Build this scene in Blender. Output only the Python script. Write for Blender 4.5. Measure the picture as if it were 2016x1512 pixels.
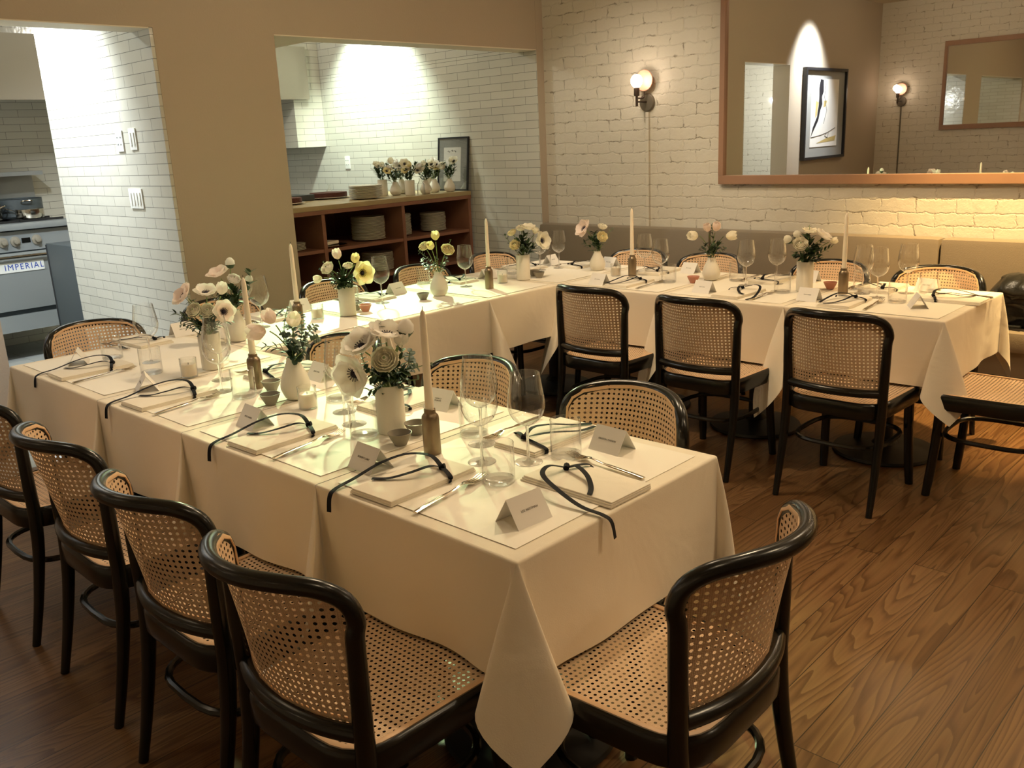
import bpy, bmesh, math, random
from mathutils import Vector, Matrix, noise
random.seed(7)
R = math.radians
for o in list(bpy.data.objects): bpy.data.objects.remove(o)
S = bpy.context.scene
COL = S.collection

# ------------------------------------------------------------------ camera
CAMH = 1.55
cam_d = bpy.data.cameras.new('camera'); cam = bpy.data.objects.new('camera', cam_d); COL.objects.link(cam)
cam_d.sensor_fit = 'HORIZONTAL'; cam_d.sensor_width = 36.0; cam_d.lens = 36.0*1750.0/2016.0
cam_d.clip_start = 0.05; cam_d.clip_end = 60
_yaw, _pit, _rol = R(43.91879971), R(-15.31979371), R(-2.72012957)
_f = Vector((-math.sin(_yaw)*math.cos(_pit), math.cos(_yaw)*math.cos(_pit), math.sin(_pit)))
_r = Vector((math.cos(_yaw), math.sin(_yaw), 0)); _u = _r.cross(_f)
_r2 = _r*math.cos(_rol)+_u*math.sin(_rol); _u2 = _r2.cross(_f)
cam.matrix_world = Matrix(((_r2.x, _u2.x, -_f.x, 0), (_r2.y, _u2.y, -_f.y, 0), (_r2.z, _u2.z, -_f.z, CAMH), (0, 0, 0, 1)))
S.camera = cam
S.cycles.transparent_max_bounces = 32

# ------------------------------------------------------------------ world, lamps, exposure
S.view_settings.view_transform = 'Standard'; S.view_settings.look = 'None'
S.view_settings.gamma = 1.0; S.view_settings.exposure = 0.28; S.view_settings.use_curve_mapping = False
W = bpy.data.worlds.new('world'); S.world = W; W.use_nodes = True
W.node_tree.nodes['Background'].inputs[0].default_value = (1, .85, .65, 1)
W.node_tree.nodes['Background'].inputs[1].default_value = 0.02
WARM = (1.0, .77, .48); WARM2 = (1.0, .66, .27); NEUT = (1.0, .88, .68); KIT = (.88, 1.0, .93)
def spot(name, loc, aim, power, color=WARM, size=70, blend=.6, rad=.04):
    d = bpy.data.lights.new(name, 'SPOT'); d.energy = power; d.color = color
    d.spot_size = R(size); d.spot_blend = blend; d.shadow_soft_size = rad
    o = bpy.data.objects.new(name, d); COL.objects.link(o); o.location = loc
    o.rotation_euler = (Vector(aim)-Vector(loc)).to_track_quat('-Z', 'Y').to_euler(); return o
def point(name, loc, power, color=WARM, rad=.05):
    d = bpy.data.lights.new(name, 'POINT'); d.energy = power; d.color = color; d.shadow_soft_size = rad
    o = bpy.data.objects.new(name, d); COL.objects.link(o); o.location = loc; return o
CZ = 2.95
LIGHTS = [
 ('downlight', (-1.6, 3.0, CZ), (-1.6, 1.7, .75), 74, WARM, 80, .7, .05),
 ('downlight', (-2.9, 2.9, CZ), (-2.9, 1.6, .75), 64, WARM, 80, .7, .05),
 ('downlight', (-0.9, 4.7, CZ), (-1.0, 5.5, 1.05), 640, WARM2, 75, .7, .05),
 ('downlight', (-2.6, 3.2, CZ), (-2.6, 4.5, .75), 80, WARM, 80, .7, .05),
 ('downlight', (-3.6, 3.9, CZ), (-3.9, 5.3, 1.1), 60, NEUT, 80, .8, .05),
 ('downlight', (0.6, 2.4, CZ), (0.0, 2.6, 0), 60, WARM, 90, .7, .05),
 ('downlight', (-0.2, .6, CZ), (-1.0, .9, .3), 14, WARM, 100, .8, .05),
 ('downlight', (-2.6, .4, CZ), (-3.6, 1.2, .75), 22, NEUT, 90, .8, .05),
 ('downlight', (-4.35, .95, CZ), (-4.82, .95, 2.0), 420, (.84, .92, 1.0), 66, 1.0, .05),
 ('downlight', (1.2, 4.6, CZ), (.8, 5.5, 1.05), 340, WARM2, 80, .7, .05),
]
for p_, w_ in (((-2.7, 2.9, 2.9), 24), ((-.3, 1.6, 2.9), 5), ((-3.7, .1, 2.9), 5), ((-.6, 4.2, 2.9), 18), ((1.8, 3.0, 2.9), 14)): point('ceiling_fill', p_, w_, (1, .82, .60), .06)  # added unseen fill points that lift the whole room, no fitting behind them
for a in LIGHTS: spot(*a)
spot('kitchen_spot', (-6.75, 4.95, 2.8), (-6.8, 5.45, 1.9), 210, (.86, 1.0, .84), 96, .6, .05)
spot('kitchen_spot', (-6.7, 4.9, 2.85), (-3.55, 2.7, .75), 1000, (.72, 1.0, .50), 26, .6, .05)
spot('kitchen_spot', (-5.9, 1.75, 2.75), (-6.1, 2.37, 1.9), 260, (.9, .97, 1.0), 105, .8, .05)
point('kitchen_lamp_and_fill', (-6.6, 3.9, 2.85), 26, (1.0, .97, .88), .06)
point('kitchen_lamp_and_fill', (-6.2, .9, 2.85), 36, (.85, .95, 1.0), .06)
point('kitchen_lamp_and_fill', (-5.9, -.3, 1.9), 30, (.92, .98, 1.0), 0)  # added unseen fill point, brightens the opening soffit from the kitchen side

# ------------------------------------------------------------------ materials
def newmat(name):
    m = bpy.data.materials.new(name); m.use_nodes = True; nt = m.node_tree
    return m, nt, nt.nodes['Principled BSDF']
def N(nt, t, **kw):
    n = nt.nodes.new(t)
    for k, v in kw.items(): setattr(n, k, v)
    return n
def setin(n, **kw):
    for k, v in kw.items(): n.inputs[k.replace('_', ' ')].default_value = v
def c4(c): return (c[0], c[1], c[2], 1)
def srgb(r, g, b):
    f = lambda v: (v/255/12.92) if v <= 10 else ((v/255+.055)/1.055)**2.4
    return (f(r), f(g), f(b))
def plain(name, col, rough=.5, metal=0, bump=0, bscale=60, vary=0, vscale=6, spec=.5, sub=0):
    m, nt, b = newmat(name)
    b.inputs['Base Color'].default_value = c4(col); b.inputs['Roughness'].default_value = rough
    b.inputs['Metallic'].default_value = metal; b.inputs['Specular IOR Level'].default_value = spec
    tc = N(nt, 'ShaderNodeTexCoord')
    if vary:
        n = N(nt, 'ShaderNodeTexNoise'); setin(n, Scale=vscale, Detail=5.0)
        nt.links.new(tc.outputs['Object'], n.inputs['Vector'])
        mx = N(nt, 'ShaderNodeMix', data_type='RGBA')
        mx.inputs[6].default_value = c4([c*(1-vary) for c in col]); mx.inputs[7].default_value = c4([min(1, c*(1+vary)) for c in col])
        nt.links.new(n.outputs['Fac'], mx.inputs[0]); nt.links.new(mx.outputs[2], b.inputs['Base Color'])
    if bump:
        n = N(nt, 'ShaderNodeTexNoise'); setin(n, Scale=bscale, Detail=4.0)
        nt.links.new(tc.outputs['Object'], n.inputs['Vector'])
        bp = N(nt, 'ShaderNodeBump'); setin(bp, Strength=bump, Distance=.01)
        nt.links.new(n.outputs['Fac'], bp.inputs['Height']); nt.links.new(bp.outputs[0], b.inputs['Normal'])
    if sub:
        b.inputs['Subsurface Weight'].default_value = sub; b.inputs['Subsurface Radius'].default_value = (.01, .006, .004)
    return m
def emit(name, col, st):
    m, nt, b = newmat(name); b.inputs['Emission Color'].default_value = c4(col); b.inputs['Emission Strength'].default_value = st
    b.inputs['Base Color'].default_value = c4(col); return m
def planar(nt, a, bb):
    tc = N(nt, 'ShaderNodeTexCoord'); s = N(nt, 'ShaderNodeSeparateXYZ'); c = N(nt, 'ShaderNodeCombineXYZ')
    nt.links.new(tc.outputs['Object'], s.inputs[0])
    nt.links.new(s.outputs[a], c.inputs[0]); nt.links.new(s.outputs[bb], c.inputs[1]); return c, tc
def brickmat(name, a, bb):
    m, nt, b = newmat(name); v, tc = planar(nt, a, bb)
    ns = N(nt, 'ShaderNodeTexNoise'); setin(ns, Scale=10.0, Detail=6.0, Roughness=.7); nt.links.new(v.outputs[0], ns.inputs['Vector'])
    sb = N(nt, 'ShaderNodeVectorMath', operation='SUBTRACT'); sb.inputs[1].default_value = (.5, .5, .5)
    nt.links.new(ns.outputs['Color'], sb.inputs[0])
    sc = N(nt, 'ShaderNodeVectorMath', operation='SCALE'); sc.inputs['Scale'].default_value = .07
    nt.links.new(sb.outputs[0], sc.inputs[0])
    ad = N(nt, 'ShaderNodeVectorMath', operation='ADD'); nt.links.new(v.outputs[0], ad.inputs[0]); nt.links.new(sc.outputs[0], ad.inputs[1])
    br = N(nt, 'ShaderNodeTexBrick'); setin(br, Scale=1.0, Mortar_Size=.007, Mortar_Smooth=1.0, Brick_Width=.215, Row_Height=.079, Bias=0.0)
    br.inputs['Color1'].default_value = (1, 1, 1, 1); br.inputs['Color2'].default_value = (.82, .82, .82, 1); br.inputs['Mortar'].default_value = (0, 0, 0, 1)
    nt.links.new(ad.outputs[0], br.inputs['Vector'])
    n2 = N(nt, 'ShaderNodeTexNoise'); setin(n2, Scale=13.0, Detail=9.0, Roughness=.62); nt.links.new(tc.outputs['Object'], n2.inputs['Vector'])
    bw = N(nt, 'ShaderNodeRGBToBW'); nt.links.new(br.outputs['Color'], bw.inputs[0])
    mul = N(nt, 'ShaderNodeMath', operation='MULTIPLY_ADD'); nt.links.new(n2.outputs['Fac'], mul.inputs[0]); mul.inputs[1].default_value = 1.1
    nt.links.new(bw.outputs[0], mul.inputs[2])
    bp = N(nt, 'ShaderNodeBump'); setin(bp, Strength=.42, Distance=.014); nt.links.new(mul.outputs[0], bp.inputs['Height'])
    nt.links.new(bp.outputs[0], b.inputs['Normal'])
    # unpainted holes where the mortar has fallen out
    n3 = N(nt, 'ShaderNodeTexNoise'); setin(n3, Scale=16.0, Detail=3.0); nt.links.new(tc.outputs['Object'], n3.inputs['Vector'])
    r3 = N(nt, 'ShaderNodeValToRGB'); r3.color_ramp.elements[0].position = .56; r3.color_ramp.elements[1].position = .62
    nt.links.new(n3.outputs['Fac'], r3.inputs[0])
    inv = N(nt, 'ShaderNodeMath', operation='SUBTRACT'); inv.inputs[0].default_value = .75; nt.links.new(bw.outputs[0], inv.inputs[1]); inv.use_clamp = True
    mm = N(nt, 'ShaderNodeMath', operation='MULTIPLY'); nt.links.new(r3.outputs[0], mm.inputs[0]); nt.links.new(inv.outputs[0], mm.inputs[1])
    mx = N(nt, 'ShaderNodeMix', data_type='RGBA'); mx.inputs[6].default_value = c4((.60, .555, .46)); mx.inputs[7].default_value = c4((.16, .12, .07))
    nt.links.new(mm.outputs[0], mx.inputs[0]); nt.links.new(mx.outputs[2], b.inputs['Base Color'])
    b.inputs['Roughness'].default_value = .6
    return m
def tilemat(name, a, bb, col=(.66, .64, .55), w=.254, h=.0605, rough=.16, off=.5):
    m, nt, b = newmat(name); v, tc = planar(nt, a, bb)
    br = N(nt, 'ShaderNodeTexBrick'); setin(br, Scale=1.0, Mortar_Size=.0016, Mortar_Smooth=.2, Brick_Width=w, Row_Height=h, Bias=0.0)
    br.offset = off
    br.inputs['Color1'].default_value = c4(col); br.inputs['Color2'].default_value = c4([c*.9 for c in col]); br.inputs['Mortar'].default_value = c4([c*.32 for c in col])
    nt.links.new(v.outputs[0], br.inputs['Vector']); nt.links.new(br.outputs['Color'], b.inputs['Base Color'])
    n2 = N(nt, 'ShaderNodeTexNoise'); setin(n2, Scale=14.0, Detail=2.0); nt.links.new(tc.outputs['Object'], n2.inputs['Vector'])
    bw = N(nt, 'ShaderNodeMath', operation='MULTIPLY_ADD'); nt.links.new(br.outputs['Fac'], bw.inputs[0]); bw.inputs[1].default_value = -1.0; nt.links.new(n2.outputs['Fac'], bw.inputs[2])
    bp = N(nt, 'ShaderNodeBump'); setin(bp, Strength=.5, Distance=.004); nt.links.new(bw.outputs[0], bp.inputs['Height']); nt.links.new(bp.outputs[0], b.inputs['Normal'])
    b.inputs['Roughness'].default_value = rough
    return m
def floormat():
    m, nt, b = newmat('pine_planks')
    tc = N(nt, 'ShaderNodeTexCoord'); s = N(nt, 'ShaderNodeSeparateXYZ'); nt.links.new(tc.outputs['Object'], s.inputs[0])
    c = N(nt, 'ShaderNodeCombineXYZ'); nt.links.new(s.outputs[1], c.inputs[0]); nt.links.new(s.outputs[0], c.inputs[1])
    br = N(nt, 'ShaderNodeTexBrick'); setin(br, Scale=1.0, Mortar_Size=.0014, Mortar_Smooth=.1, Brick_Width=1.9, Row_Height=.125, Bias=0.0); br.offset = .37
    br.inputs['Color1'].default_value = (0, 0, 0, 1); br.inputs['Color2'].default_value = (1, 1, 1, 1); br.inputs['Mortar'].default_value = (.5, .5, .5, 1)
    nt.links.new(c.outputs[0], br.inputs['Vector'])
    # offset grain per plank
    off = N(nt, 'ShaderNodeVectorMath', operation='SCALE'); off.inputs['Scale'].default_value = 9.0; nt.links.new(br.outputs['Color'], off.inputs[0])
    ad = N(nt, 'ShaderNodeVectorMath', operation='ADD'); nt.links.new(tc.outputs['Object'], ad.inputs[0]); nt.links.new(off.outputs[0], ad.inputs[1])
    mp = N(nt, 'ShaderNodeMapping'); mp.inputs['Scale'].default_value = (5.5, .36, 1); nt.links.new(ad.outputs[0], mp.inputs['Vector'])
    nz = N(nt, 'ShaderNodeTexNoise'); setin(nz, Scale=1.6, Detail=1.5, Roughness=.45, Distortion=.3); nt.links.new(mp.outputs[0], nz.inputs['Vector'])
    k = N(nt, 'ShaderNodeMath', operation='MULTIPLY'); k.inputs[1].default_value = 25.0; nt.links.new(nz.outputs['Fac'], k.inputs[0])
    fr = N(nt, 'ShaderNodeMath', operation='FRACT'); nt.links.new(k.outputs[0], fr.inputs[0])
    rp = N(nt, 'ShaderNodeValToRGB'); e = rp.color_ramp.elements; e[0].position = 0; e[0].color = c4(srgb(140, 109, 73)); e[1].position = 1; e[1].color = c4(srgb(116, 84, 54))
    e2 = rp.color_ramp.elements.new(.55); e2.color = c4(srgb(132, 98, 66)); e3 = rp.color_ramp.elements.new(.9); e3.color = c4(srgb(106, 76, 48))
    nt.links.new(fr.outputs[0], rp.inputs[0])
    mp2 = N(nt, 'ShaderNodeMapping'); mp2.inputs['Scale'].default_value = (90, 2.5, 1); nt.links.new(ad.outputs[0], mp2.inputs['Vector'])
    nf = N(nt, 'ShaderNodeTexNoise'); setin(nf, Scale=1.0, Detail=4.0); nt.links.new(mp2.outputs[0], nf.inputs['Vector'])
    mf = N(nt, 'ShaderNodeMix', data_type='RGBA', blend_type='MULTIPLY'); mf.inputs[0].default_value = .55
    rf = N(nt, 'ShaderNodeValToRGB'); rf.color_ramp.elements[0].position = .3; rf.color_ramp.elements[0].color = (.55, .5, .45, 1); rf.color_ramp.elements[1].position = .7
    nt.links.new(nf.outputs['Fac'], rf.inputs[0]); nt.links.new(rp.outputs[0], mf.inputs[6]); nt.links.new(rf.outputs[0], mf.inputs[7])
    # plank tone + seams
    mt = N(nt, 'ShaderNodeMix', data_type='RGBA', blend_type='MULTIPLY'); mt.inputs[0].default_value = 1
    rt = N(nt, 'ShaderNodeValToRGB'); rt.color_ramp.elements[0].color = (.72, .68, .62, 1); rt.color_ramp.elements[1].color = (1, 1, 1, 1)
    nt.links.new(br.outputs['Color'], rt.inputs[0]); nt.links.new(mf.outputs[2], mt.inputs[6]); nt.links.new(rt.outputs[0], mt.inputs[7])
    ms = N(nt, 'ShaderNodeMix', data_type='RGBA'); ms.inputs[7].default_value = (.02, .012, .006, 1)
    nt.links.new(br.outputs['Fac'], ms.inputs[0]); nt.links.new(mt.outputs[2], ms.inputs[6]); nt.links.new(ms.outputs[2], b.inputs['Base Color'])
    b.inputs['Roughness'].default_value = .28
    bp = N(nt, 'ShaderNodeBump'); setin(bp, Strength=.15, Distance=.003); nt.links.new(nf.outputs['Fac'], bp.inputs['Height']); nt.links.new(bp.outputs[0], b.inputs['Normal'])
    return m
def canemat():
    m, nt, b = newmat('woven_cane'); P = .0145
    uv = N(nt, 'ShaderNodeUVMap'); s = N(nt, 'ShaderNodeSeparateXYZ'); nt.links.new(uv.outputs[0], s.inputs[0])
    def math_(op, a, bv=None, cv=None):
        n = N(nt, 'ShaderNodeMath', operation=op)
        for i, x in enumerate((a, bv, cv)):
            if x is None: continue
            if isinstance(x, (int, float)): n.inputs[i].default_value = x
            else: nt.links.new(x, n.inputs[i])
        return n.outputs[0]
    fx = math_('SUBTRACT', math_('FRACT', math_('DIVIDE', s.outputs[0], P)), .5)
    fy = math_('SUBTRACT', math_('FRACT', math_('DIVIDE', s.outputs[1], P)), .5)
    d = math_('SQRT', math_('ADD', math_('MULTIPLY', fx, fx), math_('MULTIPLY', fy, fy)))
    hole = math_('LESS_THAN', d, .235)
    # strand shading lines
    st = math_('ADD', math_('ABSOLUTE', math_('SINE', math_('MULTIPLY', fx, 12.566))), math_('ABSOLUTE', math_('SINE', math_('MULTIPLY', fy, 12.566))))
    rp = N(nt, 'ShaderNodeValToRGB'); rp.color_ramp.elements[0].color = c4(srgb(182, 144, 110)); rp.color_ramp.elements[1].color = c4(srgb(232, 200, 164)); rp.color_ramp.elements[1].position = .75
    nt.links.new(st, rp.inputs[0]); nt.links.new(rp.outputs[0], b.inputs['Base Color']); b.inputs['Roughness'].default_value = .45
    bp = N(nt, 'ShaderNodeBump'); setin(bp, Strength=.4, Distance=.002); nt.links.new(st, bp.inputs['Height']); nt.links.new(bp.outputs[0], b.inputs['Normal'])
    tr = N(nt, 'ShaderNodeBsdfTransparent'); mx = N(nt, 'ShaderNodeMixShader')
    nt.links.new(hole, mx.inputs[0]); nt.links.new(b.outputs[0], mx.inputs[1]); nt.links.new(tr.outputs[0], mx.inputs[2])
    nt.links.new(mx.outputs[0], nt.nodes['Material Output'].inputs[0])
    return m
def thinglass(name, tint=(.995, .995, .99), edge=1.0):
    m, nt, b = newmat(name)
    tr = N(nt, 'ShaderNodeBsdfTransparent'); tr.inputs[0].default_value = c4(tint)
    gl = N(nt, 'ShaderNodeBsdfGlossy'); gl.inputs['Roughness'].default_value = .02
    lw = N(nt, 'ShaderNodeLayerWeight'); lw.inputs['Blend'].default_value = .5
    pw = N(nt, 'ShaderNodeMath', operation='POWER'); nt.links.new(lw.outputs['Facing'], pw.inputs[0]); pw.inputs[1].default_value = 2.0
    ml = N(nt, 'ShaderNodeMath', operation='MULTIPLY_ADD'); nt.links.new(pw.outputs[0], ml.inputs[0]); ml.inputs[1].default_value = edge; ml.inputs[2].default_value = .06
    mx = N(nt, 'ShaderNodeMixShader'); nt.links.new(ml.outputs[0], mx.inputs[0]); nt.links.new(tr.outputs[0], mx.inputs[1]); nt.links.new(gl.outputs[0], mx.inputs[2])
    nt.links.new(mx.outputs[0], nt.nodes['Material Output'].inputs[0]); return m
def solidglass(name, col=(1, 1, 1)):
    m, nt, b = newmat(name); b.inputs['Transmission Weight'].default_value = 1; b.inputs['Roughness'].default_value = .0
    b.inputs['Base Color'].default_value = c4(col); b.inputs['IOR'].default_value = 1.48
    tr = N(nt, 'ShaderNodeBsdfTransparent'); mx = N(nt, 'ShaderNodeMixShader'); mx.inputs[0].default_value = .30
    nt.links.new(b.outputs[0], mx.inputs[1]); nt.links.new(tr.outputs[0], mx.inputs[2]); nt.links.new(mx.outputs[0], nt.nodes['Material Output'].inputs[0]); return m
def clothmat(name, col):
    m, nt, b = newmat(name); b.inputs['Roughness'].default_value = .85; b.inputs['Specular IOR Level'].default_value = .2
    b.inputs['Base Color'].default_value = c4(col); b.inputs['Sheen Weight'].default_value = .2
    tc = N(nt, 'ShaderNodeTexCoord')
    n1 = N(nt, 'ShaderNodeTexNoise'); setin(n1, Scale=4.5, Detail=3.0, Distortion=.6); nt.links.new(tc.outputs['Object'], n1.inputs['Vector'])
    n2 = N(nt, 'ShaderNodeTexNoise'); setin(n2, Scale=320.0, Detail=1.0); nt.links.new(tc.outputs['Object'], n2.inputs['Vector'])
    ma = N(nt, 'ShaderNodeMath', operation='MULTIPLY_ADD'); nt.links.new(n2.outputs['Fac'], ma.inputs[0]); ma.inputs[1].default_value = .03; nt.links.new(n1.outputs['Fac'], ma.inputs[2])
    bp = N(nt, 'ShaderNodeBump'); setin(bp, Strength=.5, Distance=.015); nt.links.new(ma.outputs[0], bp.inputs['Height']); nt.links.new(bp.outputs[0], b.inputs['Normal']); return m
M = {}
M['wall'] = plain('beige_wall_paint', srgb(176, 162, 142), .75, bump=.12, bscale=90)
M['soffit'] = plain('pale_soffit_paint', srgb(226, 218, 200), .7)
M['ceiling'] = plain('ceiling_paint', srgb(206, 190, 160), .9)
M['brick'] = brickmat('painted_brick', 0, 2)
M['tile'] = tilemat('glazed_tile', 0, 2, (.60, .59, .52)); M['tile_y'] = tilemat('glazed_tile_side', 1, 2)
M['floor'] = floormat(); M['kfloor'] = tilemat('kitchen_floor_tile', 0, 1, (.42, .44, .43), .3, .3, .5, 0)
M['cloth'] = clothmat('white_linen', srgb(238, 228, 208)); M['napkin'] = clothmat('napkin_linen', srgb(240, 232, 215))
M['paper'] = plain('table_paper', srgb(246, 240, 226), .6, bump=.03, bscale=8)
M['card'] = plain('card_stock', srgb(236, 232, 226), .7); M['ink'] = plain('grey_ink', srgb(104, 98, 92), .8)
M['ribbon'] = plain('navy_ribbon', srgb(14, 15, 22), .75, spec=.25)
M['black'] = plain('black_lacquer', (.006, .006, .005), .24, spec=.5)
M['iron'] = plain('black_iron', (.012, .012, .012), .45)
M['cane'] = canemat(); M['spline'] = plain('cane_edge', srgb(220, 182, 142), .45)
M['thin'] = thinglass('thin_glass'); M['glass'] = solidglass('solid_glass')
M['porcelain'] = plain('matte_porcelain', srgb(226, 220, 205), .38)
M['wax'] = plain('ivory_wax', srgb(238, 226, 204), .5, sub=.2)
M['wick'] = plain('wick', (.05, .04, .03), .9)
M['brass'] = plain('aged_brass', srgb(140, 124, 102), .38, 1, bump=.1, bscale=120)
M['steel'] = plain('brushed_steel', srgb(165, 172, 174), .38, .45); M['silver'] = plain('silver', srgb(205, 195, 180), .16, 1)
M['steel_dark'] = plain('dark_steel', srgb(76, 84, 88), .45, .2)
M['bowl_grey'] = plain('grey_stoneware', srgb(140, 134, 120), .5); M['bowl_pink'] = plain('pink_stoneware', srgb(190, 130, 108), .5)
M['salt'] = plain('salt', srgb(235, 230, 220), .9, bump=.4, bscale=500); M['pepper'] = plain('pepper', srgb(60, 52, 44), .9, vary=.5, vscale=300)
M['walnut'] = plain('red_brown_wood', srgb(138, 94, 72), .5, vary=.25, vscale=5, bump=.1)
M['walnut_top'] = plain('worn_wood_top', srgb(170, 150, 110), .4, vary=.15, vscale=8)
M['frame'] = plain('mirror_frame_wood', srgb(148, 112, 86), .5, vary=.12, vscale=9)
M['mirror'] = plain('mirror_silver', (.86, .84, .80), .01, 1)


M['leather'] = plain('taupe_leather', srgb(132, 120, 102), .40, bump=.15, bscale=220)
M['bag'] = plain('black_bag_leather', (.014, .014, .012), .28, bump=.8, bscale=14)
M['bulb'] = emit('lit_bulb', (1, .80, .62), 14); M['disc'] = plain('rose_glass_disc', srgb(226, 160, 136), .3, sub=.3)
M['bronze'] = plain('dark_bronze', srgb(84, 70, 62), .4, .7); M['pewter'] = plain('pewter', srgb(120, 112, 98), .45, .6)
M['white_plastic'] = plain('white_plastic', srgb(232, 234, 230), .35); M['slot'] = plain('switch_slot', srgb(120, 124, 124), .6)
M['plate'] = plain('glazed_plate', srgb(225, 218, 200), .25); M['cake'] = plain('chocolate_cake', srgb(84, 40, 28), .7, vary=.3, vscale=30, bump=.4, bscale=120)
M['black_frame'] = plain('black_frame', (.012, .012, .014), .35); M['mat'] = plain('grey_mat_board', srgb(150, 150, 146), .8)
M['dark'] = plain('dark_rubber', (.015, .017, .02), .6)
M['blue'] = plain('blue_print', srgb(30, 70, 170), .5)
def petalmat(name, col, tip=None):
    m = plain(name, col, .6, vary=.04, vscale=60); nt = m.node_tree; b = nt.nodes['Principled BSDF']
    t = N(nt, 'ShaderNodeBsdfTranslucent'); t.inputs[0].default_value = c4(col); mx = N(nt, 'ShaderNodeMixShader'); mx.inputs[0].default_value = .52
    nt.links.new(b.outputs[0], mx.inputs[1]); nt.links.new(t.outputs[0], mx.inputs[2]); nt.links.new(mx.outputs[0], nt.nodes['Material Output'].inputs[0]); return m
M['pet_white'] = petalmat('white_petal', srgb(250, 246, 240)); M['pet_cream'] = petalmat('cream_petal', srgb(253, 249, 236))
M['pet_pink'] = petalmat('blush_petal', srgb(250, 238, 230)); M['pet_yellow'] = petalmat('butter_petal', srgb(251, 242, 200))
for k_, c_ in (('pet_white', srgb(250, 246, 240)), ('pet_cream', srgb(253, 248, 232)), ('pet_pink', srgb(250, 238, 230)), ('pet_yellow', srgb(252, 243, 205))):
    md = plain(k_+'_dense', c_, .6, vary=.03, vscale=60); nt_ = md.node_tree; b_ = nt_.nodes['Principled BSDF']
    t_ = N(nt_, 'ShaderNodeBsdfTranslucent'); t_.inputs[0].default_value = c4(c_); mx_ = N(nt_, 'ShaderNodeMixShader'); mx_.inputs[0].default_value = .28
    nt_.links.new(b_.outputs[0], mx_.inputs[1]); nt_.links.new(t_.outputs[0], mx_.inputs[2]); nt_.links.new(mx_.outputs[0], nt_.nodes['Material Output'].inputs[0]); M[k_+'_dense'] = md
M['eye'] = plain('anemone_eye', srgb(26, 18, 40), .7); M['leaf'] = plain('green_leaf', srgb(48, 70, 38), .55, vary=.3, vscale=30)
M['euca'] = plain('eucalyptus_leaf', srgb(66, 88, 70), .5, vary=.25, vscale=30); M['stem'] = plain('pale_stem', srgb(120, 140, 84), .55)
for n in ('leaf', 'euca'): pass

# ------------------------------------------------------------------ helpers
def tag(o, label=None, cat=None, group=None, kind=None):
    if label: o['label'] = label
    if cat: o['category'] = cat
    if group: o['group'] = group
    if kind: o['kind'] = kind
    return o
def mesh(name, verts, faces, mat, parent=None, smooth=True, uvs=None):
    me = bpy.data.meshes.new(name); me.from_pydata([tuple(v) for v in verts], [], faces)
    if mat: me.materials.append(M[mat] if isinstance(mat, str) else mat)
    if uvs:
        l = me.uv_layers.new(name='UVMap')
        for i, lp in enumerate(me.loops): l.data[i].uv = uvs[lp.vertex_index]
    bm = bmesh.new(); bm.from_mesh(me); bmesh.ops.recalc_face_normals(bm, faces=bm.faces); bm.to_mesh(me); bm.free()
    if smooth:
        for p in me.polygons: p.use_smooth = True
        try: me.set_sharp_from_angle(angle=R(38))
        except Exception: pass
    o = bpy.data.objects.new(name, me); COL.objects.link(o)
    if parent: o.parent = parent
    return o
def empty(name, loc=(0, 0, 0), rz=0, label=None, cat=None, group=None):
    o = bpy.data.objects.new(name, None); COL.objects.link(o); o.location = loc; o.rotation_euler = (0, 0, rz)
    o.empty_display_size = .05; return tag(o, label, cat, group)
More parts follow.
